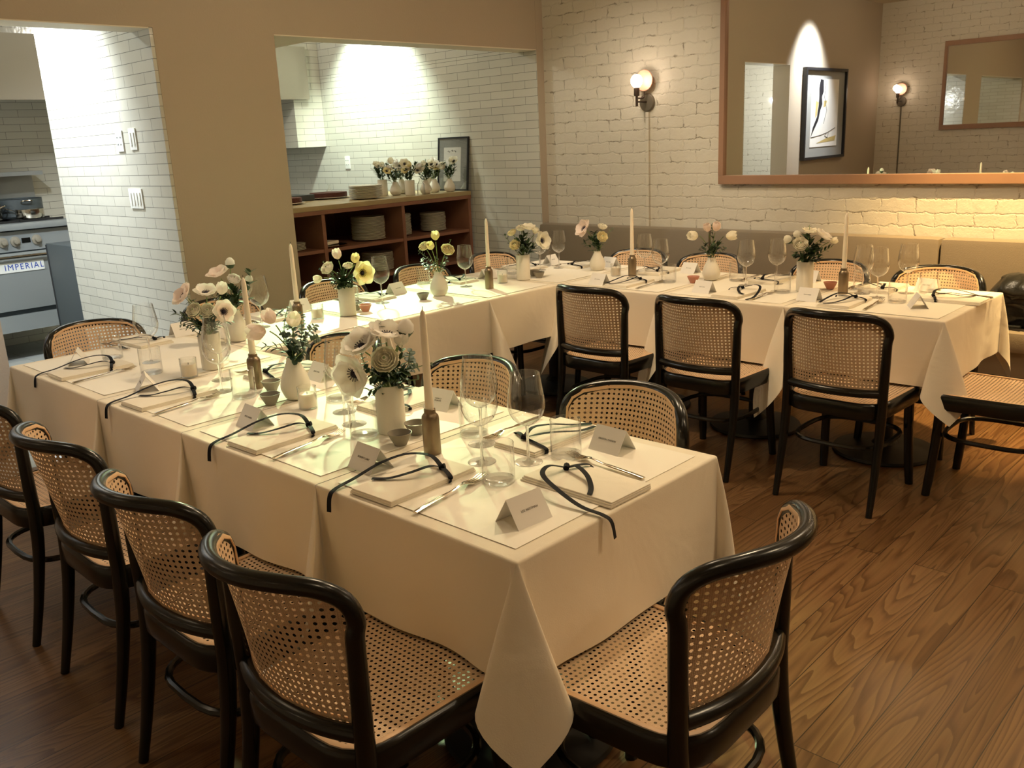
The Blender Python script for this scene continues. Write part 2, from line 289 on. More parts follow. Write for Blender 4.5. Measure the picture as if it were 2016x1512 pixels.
class MB:
    def __init__(s): s.v = []; s.f = []; s.uv = []
    def add(s, v, f):
        b = len(s.v); s.v += [Vector(x) for x in v]; s.f += [tuple(b+i for i in q) for q in f]; return s
    def box(s, c, d, rz=0, bev=0):
        x, y, z = d[0]/2, d[1]/2, d[2]/2
        if bev:
            bm = bmesh.new(); bmesh.ops.create_cube(bm, size=1); bmesh.ops.scale(bm, vec=d, verts=bm.verts)
            bmesh.ops.bevel(bm, geom=bm.edges[:], offset=bev, segments=2, affect='EDGES', profile=.7)
            vs = [v.co.copy() for v in bm.verts]; fs = [[q.index for q in f.verts] for f in bm.faces]
            bm.verts.ensure_lookup_table(); fs = []
            bm.verts.index_update()
            for f in bm.faces: fs.append([q.index for q in f.verts])
            bm.free()
        else:
            vs = [Vector((i*x, j*y, k*z)) for k in (-1, 1) for j in (-1, 1) for i in (-1, 1)]
            fs = [(0, 2, 3, 1), (4, 5, 7, 6), (0, 1, 5, 4), (2, 6, 7, 3), (0, 4, 6, 2), (1, 3, 7, 5)]
        m = Matrix.Translation(c) @ Matrix.Rotation(rz, 4, 'Z')
        return s.add([m @ v for v in vs], fs)
    def span(s, a, b, bev=0):
        a = Vector(a); b = Vector(b); lo = Vector([min(a[i], b[i]) for i in range(3)]); hi = Vector([max(a[i], b[i]) for i in range(3)])
        return s.box((lo+hi)/2, tuple(hi-lo), 0, bev)
    def lathe(s, prof, n=24, c=(0, 0, 0), m=None):
        vs = []; fs = []; k = len(prof); c = Vector(c)
        for i in range(n):
            a = 2*math.pi*i/n
            for r, z in prof:
                p = Vector((r*math.cos(a), r*math.sin(a), z))
                vs.append((m @ p if m else p)+c)
        for i in range(n):
            j = (i+1) % n
            for q in range(k-1): fs.append((i*k+q, j*k+q, j*k+q+1, i*k+q+1))
        return s.add(vs, fs)
    def cyl(s, a, b, r0, r1=None, n=12, cap=True):
        r1 = r0 if r1 is None else r1
        return s.tube([a, b], [r0, r1], n, cap=cap)
    def tube(s, pts, rad, n=10, closed=False, cap=True, flat=1.0, up=None):
        pts = [Vector(p) for p in pts]; k = len(pts)
        if not isinstance(rad, (list, tuple)): rad = [rad]*k
        T = []
        for i in range(k):
            a = pts[(i-1) % k] if (closed or i > 0) else pts[0]; b = pts[(i+1) % k] if (closed or i < k-1) else pts[-1]
            T.append((b-a).normalized())
        nrm = Vector(up) if up else (Vector((0, 0, 1)) if abs(T[0].z) < .9 else Vector((1, 0, 0)))
        nrm = (nrm-T[0]*nrm.dot(T[0])).normalized(); vs = []
        for i in range(k):
            if up: nrm = Vector(up)
            nrm = (nrm-T[i]*nrm.dot(T[i])).normalized(); bn = T[i].cross(nrm)
            for j in range(n):
                a = 2*math.pi*j/n; vs.append(pts[i]+nrm*math.cos(a)*rad[i]*flat+bn*math.sin(a)*rad[i])
        fs = []
        for i in range(k if closed else k-1):
            i2 = (i+1) % k
            for j in range(n):
                j2 = (j+1) % n; fs.append((i*n+j, i*n+j2, i2*n+j2, i2*n+j))
        if cap and not closed: fs.append(tuple(range(n))[::-1]); fs.append(tuple((k-1)*n+j for j in range(n)))
        return s.add(vs, fs)
    def ribbon(s, pts, w, side=(0, 0, 1), th=.0012):
        pts = [Vector(p) for p in pts]; vs = []; k = len(pts)
        for i in range(k):
            t = (pts[min(i+1, k-1)]-pts[max(i-1, 0)]).normalized(); sd = side[i] if isinstance(side, list) else side
            b = t.cross(Vector(sd)).normalized(); u = b.cross(t).normalized()
            for q, r in ((-1, -1), (1, -1), (1, 1), (-1, 1)): vs.append(pts[i]+b*w/2*q+u*th/2*r)
        fs = [(0, 1, 2, 3), (4*k-4, 4*k-1, 4*k-2, 4*k-3)]
        for i in range(k-1):
            for j in range(4): fs.append((4*i+j, 4*i+(j+1) % 4, 4*i+4+(j+1) % 4, 4*i+4+j))
        return s.add(vs, fs)
    def build(s, name, mat, parent=None, smooth=True, uvs=None): return mesh(name, s.v, s.f, mat, parent, smooth, uvs)
def catmull(P, n=6, closed=False):
    P = [Vector(p) for p in P]; k = len(P); out = []
    for i in range(k if closed else k-1):
        g = lambda j: P[j % k] if closed else P[max(0, min(k-1, j))]
        a, b, c, d = g(i-1), g(i), g(i+1), g(i+2)
        for t in range(n):
            t /= n; out.append(.5*((2*b)+(c-a)*t+(2*a-5*b+4*c-d)*t*t+(3*b-a-3*c+d)*t**3))
    if not closed: out.append(P[-1])
    return out
def children(o): return [c for c in bpy.data.objects if c.parent == o]
def copy_tree(o, parent=None, kids=None):
    c = o.copy(); COL.objects.link(c)
    if parent: c.parent = parent
    for ch in (KIDS.get(o.name) or []): copy_tree(ch, c)
    return c
KIDS = {}
def index_kids():
    KIDS.clear()
    for o in bpy.data.objects:
        if o.parent: KIDS.setdefault(o.parent.name, []).append(o)
# ================================================================== SETTING
XL, YB, YN, XR = -4.82, 5.53, -1.07, 3.2
def struct(name, mb, mat, **k):
    o = mb.build(name, mat, smooth=False, **k); o['kind'] = 'structure'; return o
struct('floor', MB().span((XL-.1, YN-.2, -.1), (XR, YB+.2, 0)), 'floor')
struct('floor_kitchen', MB().span((-8.8, YN-.2, -.1), (XL-.1, YB+.2, 0)), 'kfloor')
struct('ceiling', MB().span((-8.8, YN-.2, 3.0), (XR, YB+.2, 3.1)), 'ceiling')
struct('wall_back', MB().span((XL, YB, 0), (XR, YB+.2, 3.0)), 'brick')
struct('wall_front', MB().span((-8.8, YN-.2, 0), (XR, YN, 3.0)), 'brick')
struct('wall_right', MB().span((XR, YN-.2, 0), (XR+.1, YB+.2, 3.0)), 'wall')
OT = 2.214
m = MB(); m.span((XL-.2, YN, 0), (XL, 1.39, 3.0)); m.span((XL-.2, 1.39, OT), (XL, 5.45, 3.0))
m.span((XL-.2, 2.39, 0), (XL, 3.13, OT)); m.span((XL-.2, 5.452, 0), (XL, YB, 3.0))
struct('wall_left', m, 'wall')
m = MB(); m.span((-6.4, 2.41, 0), (XL-.2, 3.1, 3.0)); struct('wall_pillar', m, 'wall')
m = MB(); m.span((-6.4, 2.37, 0), (XL-.002, 2.41, OT-.002)); m.span((-6.4, 2.37, OT), (XL-.21, 2.41, 3.0)); struct('wall_tile_switches', m, 'tile')
m = MB(); m.span((-8.6, 5.45, 0), (XL-.002, YB+.2, OT-.002)); m.span((-8.6, 5.45, OT), (XL-.21, YB+.2, 3.0)); struct('wall_tile_back', m, 'tile')
struct('trim_1', MB().span((XL-.2, 1.392, OT-.006), (XL-.001, 2.368, OT)), 'soffit')
struct('trim_2', MB().span((XL-.2, 3.132, OT-.006), (XL-.001, 5.448, OT)), 'soffit')
struct('trim_3', MB().span((-6.4, 3.102, OT-.006), (XL-.202, 3.5, 2.995)), 'soffit')
struct('wall_kitchen', MB().span((-8.8, YN, 0), (-8.55, 5.44, 3.0)), 'tile_y')
struct('wall_kitchen_box', MB().span((-8.54, 5.12, 1.575), (-7.67, 5.448, 2.99)), 'tile_y')

# big mirror on the brick wall and the mirror, sconce and picture behind the camera
def wall_mirror(x0, x1, z0, z1, y, s, label):
    # s = -1: faces -y (on the back wall), +1: faces +y
    e = empty('wall_mirror', ((x0+x1)/2, y, z0), 0, label, 'mirror'); w = x1-x0; h = z1-z0; fw = .058
    f = MB(); d0, d1 = 0, s*.035
    f.span((-w/2, d0, 0), (w/2, d1, fw), .004); f.span((-w/2, d0, h-fw), (w/2, d1, h), .004)
    f.span((-w/2, d0, fw), (-w/2+fw*.62, d1, h-fw)); f.span((w/2-fw*.62, d0, fw), (w/2, d1, h-fw))
    f.build('frame', 'frame', e, smooth=False)
    MB().span((-w/2+.02, s*.004, .02), (w/2-.02, s*.012, h-.02)).build('mirror_glass', 'mirror', e, smooth=False); return e
wall_mirror(-3.245, 2.2, 1.195, 2.7, YB-.004, -1, 'large wooden framed mirror hung on the white painted brick wall above the banquette')
wall_mirror(-4.02, 1.6, 1.43, 2.47, YN+.004, 1, 'wooden framed mirror on the brick wall facing the banquette, seen only as a reflection')
def sconce(x, y, z, s, label):
    e = empty('wall_sconce', (x, y, z), 0, label, 'wall lamp')
    rot = Matrix.Rotation(R(90), 4, 'X')
    MB().lathe([(0, -.002), (.062, -.002), (.062, .014), (.056, .02), (0, .02)] if s < 0 else [(0, -.02), (.056, -.02), (.062, -.014), (.062, .002), (0, .002)], 28, m=rot).build('backplate', 'pewter', e)
    a = MB(); a.tube([(0, s*.02, .005), (-.004, s*.13, .005)], .0055); a.tube([(-.004, s*.13, -.025), (-.004, s*.13, .05)], .009)
    a.tube(catmull([(-.004, s*.13, .03), (.0, s*.06, .03), (.0, s*.045, .05), (0, s*.045, .075)], 5), .005)
    a.build('arm', 'bronze', e)
    MB().lathe([(0, .045), (.018, .045), (.02, .05), (.02, .098), (.016, .102), (0, .102)], 18, c=(-.004, s*.13, 0)).build('socket', 'bronze', e)
    MB().lathe([(0, .19), (.015, .188), (.03, .178), (.04, .16), (.042, .145), (.038, .125), (.026, .108), (.016, .1), (0, .1)], 24, c=(-.004, s*.13, 0)).build('bulb', 'bulb', e)
    dm = Matrix.Rotation(R(90), 4, 'X')
    MB().lathe([(0, -.003), (.07, -.003), (.073, 0), (.07, .003), (0, .003)], 32, c=(0, s*.045, .150), m=dm).build('reflector_disc', 'disc', e)
    point('sconce_light', (x, y+s*.2, z+.16), .5, (1, .78, .6), .04)
    return e
sconce(-3.845, YB, 1.765, -1, 'disc sconce with a bare lit bulb on the brick wall left of the large mirror')
sconce(-4.51, YN, 1.80, 1, 'bare bulb disc sconce seen in the big mirror, beside the reflected picture')
tag(MB().span((-3.852, YB-.022, .0), (-3.826, YB, 1.70), .003).build('cable_cover', 'brick', smooth=False), 'painted vertical cable cover running down the brick below the sconce', 'cable cover')
tag(MB().span((-4.517, YN, .0), (-4.503, YN+.012, 1.74)).build('lamp_cord', 'pewter', smooth=False), 'thin cord dropping from the reflected sconce, seen in the big mirror', 'cord')
# framed abstract on the left wall, visible in the mirror
e = empty('framed_painting', (XL, .53, 1.17), 0, 'framed black and white abstract painting with a wide grey mat, seen in the big mirror', 'picture')
f = MB(); w, h, d = 1.1, 1.02, .05
for a, b in (((0, -w/2, 0), (d, w/2, .03)), ((0, -w/2, h-.03), (d, w/2, h)), ((0, -w/2, .03), (d, -w/2+.03, h-.03)), ((0, w/2-.03, .03), (d, w/2, h-.03))): f.span(a, b)
f.build('frame', 'black_frame', e, smooth=False)
MB().span((.004, -w/2+.03, .03), (.02, w/2-.03, h-.03)).build('mat_board', 'mat', e, smooth=False)
pc = MB().span((.021, -.36, .14), (.024, .36, .9)).build('painted_sheet', plain('painted_sheet', srgb(232, 230, 224), .7, vary=.12, vscale=7), e, smooth=False)
st = MB()
def blob(mb, pts, x=.0255):
    mb.add([(x, p[0], p[1]) for p in pts], [tuple(range(len(pts)))])
blob(st, [(.14, .90), (.06, .89), (.05, .76), (.09, .70), (.07, .62), (.12, .55), (.16, .44), (.30, .30), (.35, .24), (.30, .36), (.20, .48), (.17, .60), (.16, .72), (.17, .80)])
st.build('black_stroke', plain('black_paint', (.01, .01, .015), .6), pc, smooth=False)
st = MB(); blob(st, [(.24, .66), (.17, .64), (.20, .5), (.25, .46)], .0252); blob(st, [(-.05, .66), (-.02, .6), (.04, .58), (.03, .66)], .0252); blob(st, [(.2, .18), (-.3, .2), (-.33, .26), (-.05, .23)], .0252)
st.build('ochre_patch', plain('ochre_paint', srgb(190, 170, 110), .7), pc, smooth=False)
st = MB()
for P_ in ([(.34, .25), (.1, .27), (-.1, .3), (-.3, .35)], [(-.08, .3), (-.02, .26), (-.1, .24), (-.12, .29)], [(0, .85), (.02, .7), (-.05, .55), (.02, .4)]):
    st.tube([(.025, a, b) for a, b in P_], .003, 5)
st.build('thin_line', plain('charcoal_line', (.06, .06, .06), .7), pc, smooth=False)

# switches / outlets
def plate_(name, c, w, h, n, label, cat, kind='rocker'):
    e = empty(name, c, 0, label, cat)
    MB().box((0, -.004, 0), (w, .008, h), 0, .003).build('cover_plate', 'white_plastic', e)
    for i in range(n):
        x = (i-(n-1)/2)*(w/n)*.9
        if kind == 'rocker': MB().box((x, -.010, 0), (w/n*.42, .006, h*.6), 0, .0015).build('rocker', 'white_plastic', e)
        else:
            o = MB()
            for dz in (-.02, .02): o.box((x-.006, -.009, dz), (.003, .002, .009)); o.box((x+.006, -.009, dz), (.003, .002, .009))
            o.build('socket_slots', 'slot', e, smooth=False)
    return e
plate_('light_switch', (-5.197, 2.37, 1.655), .085, .12, 2, 'double rocker switch plate, right one of the upper pair on the tiled wall', 'switch')
plate_('wall_outlet', (-5.372, 2.37, 1.65), .085, .12, 2, 'white outlet plate, left one of the upper pair on the tiled wall', 'outlet', 'outlet')
plate_('light_switch', (-5.272, 2.37, 1.32), .17, .115, 4, 'wide four gang rocker switch plate below the upper pair on the tiled wall', 'switch')
plate_('wall_outlet', (-7.34, 5.45, 1.413), .075, .12, 2, 'white outlet on the kitchen back wall above the cake counter', 'outlet', 'outlet')

# banquette
def cushion(x0, x1, y0, y1, z0, z1, bev=.03, n=6):
    return MB().span((x0, y0, z0), (x1, y1, z1), bev)
bq = empty('banquette', (-1.6, 5.3, 0), 0, 'long upholstered leather banquette running along the white painted brick wall', 'bench')
def lm(n): return n
segs = [(-4.81, -3.25, 'leather_grey'), (-3.245, -1.745, 'leather_tan'), (-1.74, .3, 'leather_tan'), (.305, 2.4, 'leather_tan')]
for i, (a, b, mt) in enumerate(segs):
    mt = 'leather_grey'
    c = cushion(a+1.6, b+1.6, 5.39-5.3, 5.52-5.3, .44, .895, .035).build('back_cushion', 'leather', bq)
cushion(-4.81+1.6, 2.4+1.6, 5.03-5.3, 5.40-5.3, .36, .47, .03).build('seat_cushion', 'leather', bq)
MB().span((-4.81+1.6, 5.06-5.3, .09), (2.4+1.6, 5.51-5.3, .37), .01).build('plinth', 'leather', bq)
MB().span((-4.8+1.6, 5.10-5.3, 0), (2.4+1.6, 5.5-5.3, .09)).build('toe_kick', 'dark', bq, smooth=False)
# black bag on the banquette
bm_ = bmesh.new(); bmesh.ops.create_cube(bm_, size=1); bmesh.ops.subdivide_edges(bm_, edges=bm_.edges[:], cuts=22, use_grid_fill=True)
for v in bm_.verts:
    p = v.co.copy(); q = Vector((p.x, p.y, p.z))
    q *= (0.5/max(.3, (abs(p.x)**4+abs(p.y)**4+abs(p.z)**4)**.25))
    q = Vector((q.x*.62, q.y*.26, q.z*.30+.15))
    if q.z > .15: q.y *= 1-.9*(q.z-.15); q.x *= 1-.45*(q.z-.15)
    n_ = noise.noise(q*6+Vector((3, 1, 0)))*.05+abs(noise.noise(q*15))*.030-.01
    v.co = q+Vector((n_, n_, n_*.7 if q.z > .02 else 0))
me = bpy.data.meshes.new('bag_body'); bm_.to_mesh(me); bm_.free(); me.materials.append(M['bag'])
for p in me.polygons: p.use_smooth = True
bg = empty('handbag', (-1.08, 5.2, .472), R(-4), 'black crinkled leather bag lying on the banquette at the right edge', 'bag')
o = bpy.data.objects.new('bag_body', me); COL.objects.link(o); o.parent = bg
MB().tube(catmull([(-.26, -.02, .2), (-.33, -.06, .12), (-.34, -.08, .04), (-.27, -.1, .015), (-.12, -.13, .02)], 6), .009, 8).build('strap', 'bag', bg)
MB().tube([(-.2, -.085, .235), (.05, -.095, .262), (.24, -.085, .25)], .004, 6).build('zip', 'bronze', bg)

# ================================================================== KITCHEN
K = empty('kitchen_range', (-7.75, 1.9, 0), 0, 'stainless steel restaurant range with a branded oven door, seen through the left opening', 'stove')
y0, y1 = 1.0-1.9, 2.93-1.9
MB().span((-.75, y0, .235), (-.01, y1, .95)).build('body', 'steel_dark', K, smooth=False)
MB().span((-.78, y0-.01, .95), (.05, y1+.01, .995), .012).build('front_ledge', 'steel', K)
MB().span((-.02, y0, .80), (.006, y1, .94)).build('control_panel', 'steel', K, smooth=False)
for i in range(6):
    y = (.71, .55, .46, .30, .14, -.02)[i]
    kb = MB().lathe([(0, 0), (.036, 0), (.036, .012), (.020, .016), (.017, .045), (0, .047)], 18, c=(.008, y, .87), m=Matrix.Rotation(R(90), 4, 'Y')).build('knob', 'bowl_grey', K)
MB().span((.007, .60, .855), (.010, .665, .89)).build('dark_slot', 'black', K, smooth=False)
dr = MB().span((-.01, -.62, .38), (.03, .96, .79), .012).build('oven_door', 'steel', K)
MB().span((.031, -.62, .655), (.036, .725, .725)).build('name_strip', 'white_plastic', dr, smooth=False)
MB().tube([(.03, -.5, .765), (.07, -.5, .765), (.07, .85, .765), (.03, .85, .765)], .011, 8).build('door_handle', 'silver', dr)
MB().span((-.02, y0, .225), (.02, y1, .345)).build('kick_panel', 'steel', K, smooth=False)
for i, yy in enumerate((y0+.08, y1-.08)): MB().cyl((-.08, yy, 0), (-.08, yy, .24), .02).build('leg', 'steel', K)
MB().span((-.8, y0, .95), (-.77, y1, 1.35)).build('backguard', 'steel', K, smooth=False)
MB().span((-.8, y0, 1.32), (-.5, y1, 1.35)).build('shelf', 'steel', K, smooth=False)
g_ = MB()
for i in range(5): g_.span((-.70, y0+.1+i*.36, .997), (-.06, y0+.12+i*.36, 1.017))
for i in range(3): g_.span((-.70+i*.3, y0+.05, .997), (-.68+i*.3, y1-.05, 1.012))
g_.build('burner_grate', 'iron', K, smooth=False)
def text_mesh(txt, size, mat, parent, mtx, name='lettering', ext=.0004, space=1.0):
    c = bpy.data.curves.new('t', 'FONT'); c.body = txt; c.size = size; c.align_x = 'CENTER'; c.align_y = 'CENTER'; c.extrude = ext; c.space_character = space
    c.resolution_u = 2
    o = bpy.data.objects.new('t', c); COL.objects.link(o)
    dg = bpy.context.evaluated_depsgraph_get(); me = bpy.data.meshes.new_from_object(o.evaluated_get(dg)); bpy.data.objects.remove(o); bpy.data.curves.remove(c)
    me.materials.clear(); me.materials.append(M[mat]); me.transform(mtx)
    n = bpy.data.objects.new(name, me); COL.objects.link(n); n.parent = parent; return n
# text plane: local x -> +y world, local y -> +z, normal +x
TX = Matrix(((0, 0, 1, 0), (1, 0, 0, 0), (0, 1, 0, 0), (0, 0, 0, 1)))
text_mesh('IMPERIAL', .060, 'blue', dr, Matrix.Translation((.0368, .575, .690)) @ TX, 'brand_name', .0005, 1.25)
K.scale = (1, 1, 1.1)
def pan(name, loc, r, h, rz, label, cat, lid=False, handle=True, mat='steel'):
    e = empty(name, loc, rz, label, cat)
    MB().lathe([(0, 0), (r*.93, 0), (r, .012), (r, h), (r*1.03, h+.003), (r*.98, h+.003), (r*.97, .012), (0, .008)], 32).build('pan_body', mat, e)
    if handle: MB().tube(catmull([(r*.98, 0, h*.8), (r*1.3, 0, h*1.0), (r*1.8, 0, h*1.25), (r*2.1, 0, h*1.3)], 4), [.010, .010, .009, .008]+[.009]*9, 8, flat=.5).build('handle', mat, e)
    else:
        for s in (-1, 1): MB().tube(catmull([(s*r, -.04, h*.8), (s*(r+.035), -.035, h*.9), (s*(r+.035), .035, h*.9), (s*r, .04, h*.8)], 4), .005, 6).build('loop_handle', 'silver', e)
    return e
pan('saucepan', (-7.92, 2.66, 1.12), .105, .07, R(-115), 'small steel saute pan with a long handle at the front of the range', 'pan', mat='silver')
pan('roasting_pan', (-8.15, 2.66, 1.12), .18, .15, R(0), 'wide dark two handled braising pan at the back of the range', 'pan', handle=False, mat='steel_dark')
pan('stock_pot', (-8.02, 2.38, 1.12), .1, .12, R(60), 'shiny steel pot beside the pans, at the left edge of the range', 'pot', handle=False, mat='silver')
H_ = empty('range_hood', (-7.6, 2.2, 2.02), 0, 'large grey stainless steel exhaust hood above the kitchen range', 'hood')
m = MB(); m.span((-.05, -3.0, 0), (0, 3.06, .48)); m.span((-.94, 3.01, 0), (-.05, 3.06, .48)); m.span((-.94, -3.0, .44), (-.05, 3.01, .48)); m.build('hood_shell', plain('hood_steel', srgb(150, 142, 126), .55, .1), H_, smooth=False)
m = MB()
for i in range(11): m.span((-.85, -2.9+i*.52, .1), (-.10, -2.9+i*.52+.48, .14))
m.build('grease_filter', 'dark', H_, smooth=False)
MB().span((.001, -.60, .14), (.004, .015, .42)).build('posted_notice', 'card', H_, smooth=False)
MB().span((.0045, -.56, .19), (.0055, -.04, .37)).build('notice_panel', 'dark', H_, smooth=False)
C_ = empty('fridge_cabinet', (-6.75, 2.75, 0), 0, 'dark steel undercounter cabinet between the range and the tiled wall', 'cabinet')
MB().span((-.35, -.3, 0), (.34, .3, .97), .006).build('cabinet_body', 'steel_dark', C_)
MB().span((-.352, -.303, .0), (-.33, -.30, .96)).build('corner_trim', 'dark', C_, smooth=False)

# shelf counter with plates, cakes and spare bouquets
SH = empty('shelf_counter', (-6.05, 4.5, 0), 0, 'red brown wooden open shelving counter behind the wall opening, stacked with plates', 'shelf unit')
yl, yr = 2.9-4.5, 5.42-4.5
MB().span((-.5, yl, 1.115), (.45, yr, 1.15), .003).build('countertop', 'walnut_top', SH)
MB().span((.43, yl, 1.085), (.449, yr, 1.114)).build('front_rail', 'walnut', SH, smooth=False)
for y in (yl+.0, 3.88-4.5, 4.65-4.5, yr-.03): MB().span((-.48, y, 0), (.44, y+.03, 1.114)).build('upright', 'walnut', SH, smooth=False)
for z in (.30, .56, .815): MB().span((-.46, yl+.01, z-.012), (.435, yr-.01, z+.012)).build('shelf_board', 'walnut', SH, smooth=False)
MB().span((-.5, yl, 0), (-.48, yr, 1.1)).build('back_panel', 'walnut', SH, smooth=False)
def plate_mesh(r): return MB().lathe([(0, .0), (r*.55, 0), (r*.6, .002), (r*.97, .0095), (r, .011), (r, .0135), (r*.97, .0145), (r*.6, .006), (0, .005)], 32)
pl = {}
def plate_stack(c, r, n, dz, where, grp):
    if r not in pl: pl[r] = plate_mesh(r).build('dinner_plate', 'plate'); base = pl[r]; first = True
    else: base = pl[r]; first = False
    for i in range(n):
        o = base if (first and i == 0) else base.copy()
        if not (first and i == 0): COL.objects.link(o)
        o.location = (c[0]+random.uniform(-.003, .003), c[1]+random.uniform(-.003, .003), c[2]+i*dz)
        pos = 'topmost' if i == n-1 else ('bottom' if i == 0 else None)
        tag(o, f'{pos} white plate of {where}' if pos else f'white plate within {where}', 'plate', grp)
plate_stack((-5.86, 4.50, 1.151), .135, 11, .0092, 'the bright stack on the wooden counter', 'plates stacked on the counter')
plate_stack((-5.83, 4.47, .828), .135, 19, .0096, 'the large stack in the middle shelf bay', 'plates in the middle bay')
plate_stack((-5.83, 4.80, .828), .095, 18, .0096, 'the narrow stack at the left of the right shelf bay', 'plates left in the right bay')
plate_stack((-5.83, 5.17, .828), .11, 16, .0096, 'the stack at the right end of the upper shelf', 'plates at the right end of the shelf')
plate_stack((-5.83, 4.54, .573), .13, 15, .0096, 'the stack on the lower shelf', 'plates on the lower shelf')
plate_stack((-5.80, 3.70, .828), .12, 5, .010, 'the low stack in the left shelf bay', 'plates in the left bay')
tag(MB().lathe([(0, 0), (.1, 0), (.14, .006), (.145, .012), (.135, .013), (.1, .010), (0, .010)], 32, c=(-5.77, 4.03, .828)).build('serving_tray', 'silver'), 'oval metal tray lying on the upper shelf beside the big plate stack', 'tray')
tag(MB().lathe([(0, 0), (.03, 0), (.034, .006), (.055, .04), (.066, .07), (.062, .071), (.05, .04), (.03, .01), (0, .008)], 24, m=Matrix.Rotation(R(35), 3, 'X')).build('cream_bowl', 'plate'), 'small cream bowl tipped on its side in the middle shelf bay', 'bowl').location = (-5.9, 3.98, .87)
tag(MB().box((0, 0, .012), (.10, .17, .024), R(20), .008).build('folded_cloth', 'napkin'), 'folded cloth resting on the metal tray inside the shelf', 'cloth').location = (-5.77, 4.02, .843)
def cake(c, r, label):
    e = empty('chocolate_cake', c, 0, label, 'cake')
    MB().lathe([(0, .010), (r*.97, .010), (r, .014), (r, .044), (r*.985, .050), (0, .050)], 40).build('cake_round', 'cake', e)
    p = plate_mesh(r*1.17).build('cake_plate', 'plate'); p.location = c; tag(p, 'white plate under '+label.replace('flat ', 'the '), 'plate')
cake((-6.33, 4.47, 1.151), .155, 'flat dark chocolate cake on the counter, left of the plate stack')
cake((-6.05, 3.87, 1.151), .125, 'flat dark chocolate cake on the counter, cut off by the opening edge')
g = empty('glass_bell', (-6.50, 4.52, 1.151), 0, 'small clear glass bell standing behind the chocolate cake', 'glass'); g.location = (-6.535, 4.63, 1.151)
MB().lathe([(.035, 0), (.037, .004), (.034, .03), (.022, .055), (.008, .075), (.006, .09), (.012, .1), (.010, .11), (0, .113)], 20).build('glass_body', 'thin', g)
tag(MB().span((-6.53, 4.02, 1.151), (-6.24, 4.27, 1.20), .006).build('dark_box', 'steel_dark'), 'dark flat box on the counter between the two chocolate cakes', 'box')
fr = empty('framed_sketch', (-5.83, 5.40, 1.151), R(0), 'thin black frame with a pen sketch leaning on the tiled wall', 'picture')
fr.location = (-5.80, 5.395, 1.151); fr.rotation_euler = (R(-6), 0, 0)
f = MB(); w, h = .38, .45
for a, b in (((-w/2, -.008, 0), (w/2, .008, .012)), ((-w/2, -.008, h-.012), (w/2, .008, h)), ((-w/2, -.008, .012), (-w/2+.012, .008, h-.012)), ((w/2-.012, -.008, .012), (w/2, .008, h-.012))): f.span(a, b)
f.build('frame', 'black_frame', fr, smooth=False)
MB().span((-w/2+.01, -.001, .01), (w/2-.01, .006, h-.01)).build('mat_board', 'mat', fr, smooth=False)
sk = MB().span((-w/2+.075, -.003, .08), (w/2-.09, -.0012, h-.085)).build('drawing_sheet', 'card', fr, smooth=False)
t_ = MB()
for i, (zx, zz, ww) in enumerate([(-.05, .33, .03), (-.005, .335, .02), (.03, .33, .02), (0, .24, .05), (.01, .22, .07), (.0, .20, .06), (.02, .17, .05)]):
    t_.tube(catmull([(zx-ww/2, -.004, zz), (zx-ww/6, -.004, zz+.008), (zx+ww/6, -.004, zz-.006), (zx+ww/2, -.004, zz+.003)], 4), .0016, 5)
t_.build('pen_line', 'ink', sk, smooth=False)
MB().span((-w/2+.01, -.0065, .01), (w/2-.01, -.005, h-.01)).build('glazing', 'thin', fr, smooth=False)
# ================================================================== CHAIRS
def rpoly(pts, rad, n=6):
    out = []; k = len(pts)
    for i in range(k):
        a, b, c = (Vector(pts[(i-1) % k]), Vector(pts[i]), Vector(pts[(i+1) % k])); r = rad[i]
        u = (a-b).normalized(); v = (c-b).normalized(); ang = u.angle(v); t = r/math.tan(ang/2)
        p0 = b+u*t; p1 = b+v*t
        for j in range(n+1):
            s = j/n; out.append(((1-s)**2)*p0+2*s*(1-s)*b+s*s*p1)
    return out
def offset_poly(P, d):
    k = len(P); out = []
    for i in range(k):
        t = (P[(i+1) % k]-P[(i-1) % k]).normalized(); out.append(P[i]+Vector((-t.y, t.x))*d)
    return out
def by(x, z):      # plan bow and lean of the back
    h = max(0, min(1.02, (z-.46)/.37))
    return -.235-.085*h+(.050+.092*h)*abs(x/.225)**2.1
def bn(x, z, off):   # point on the back surface pushed along its plan normal
    d = (by(x+.002, z)-by(x-.002, z))/.004; l = math.sqrt(1+d*d); return Vector((x-off*d/l, by(x, z)+off/l, z))
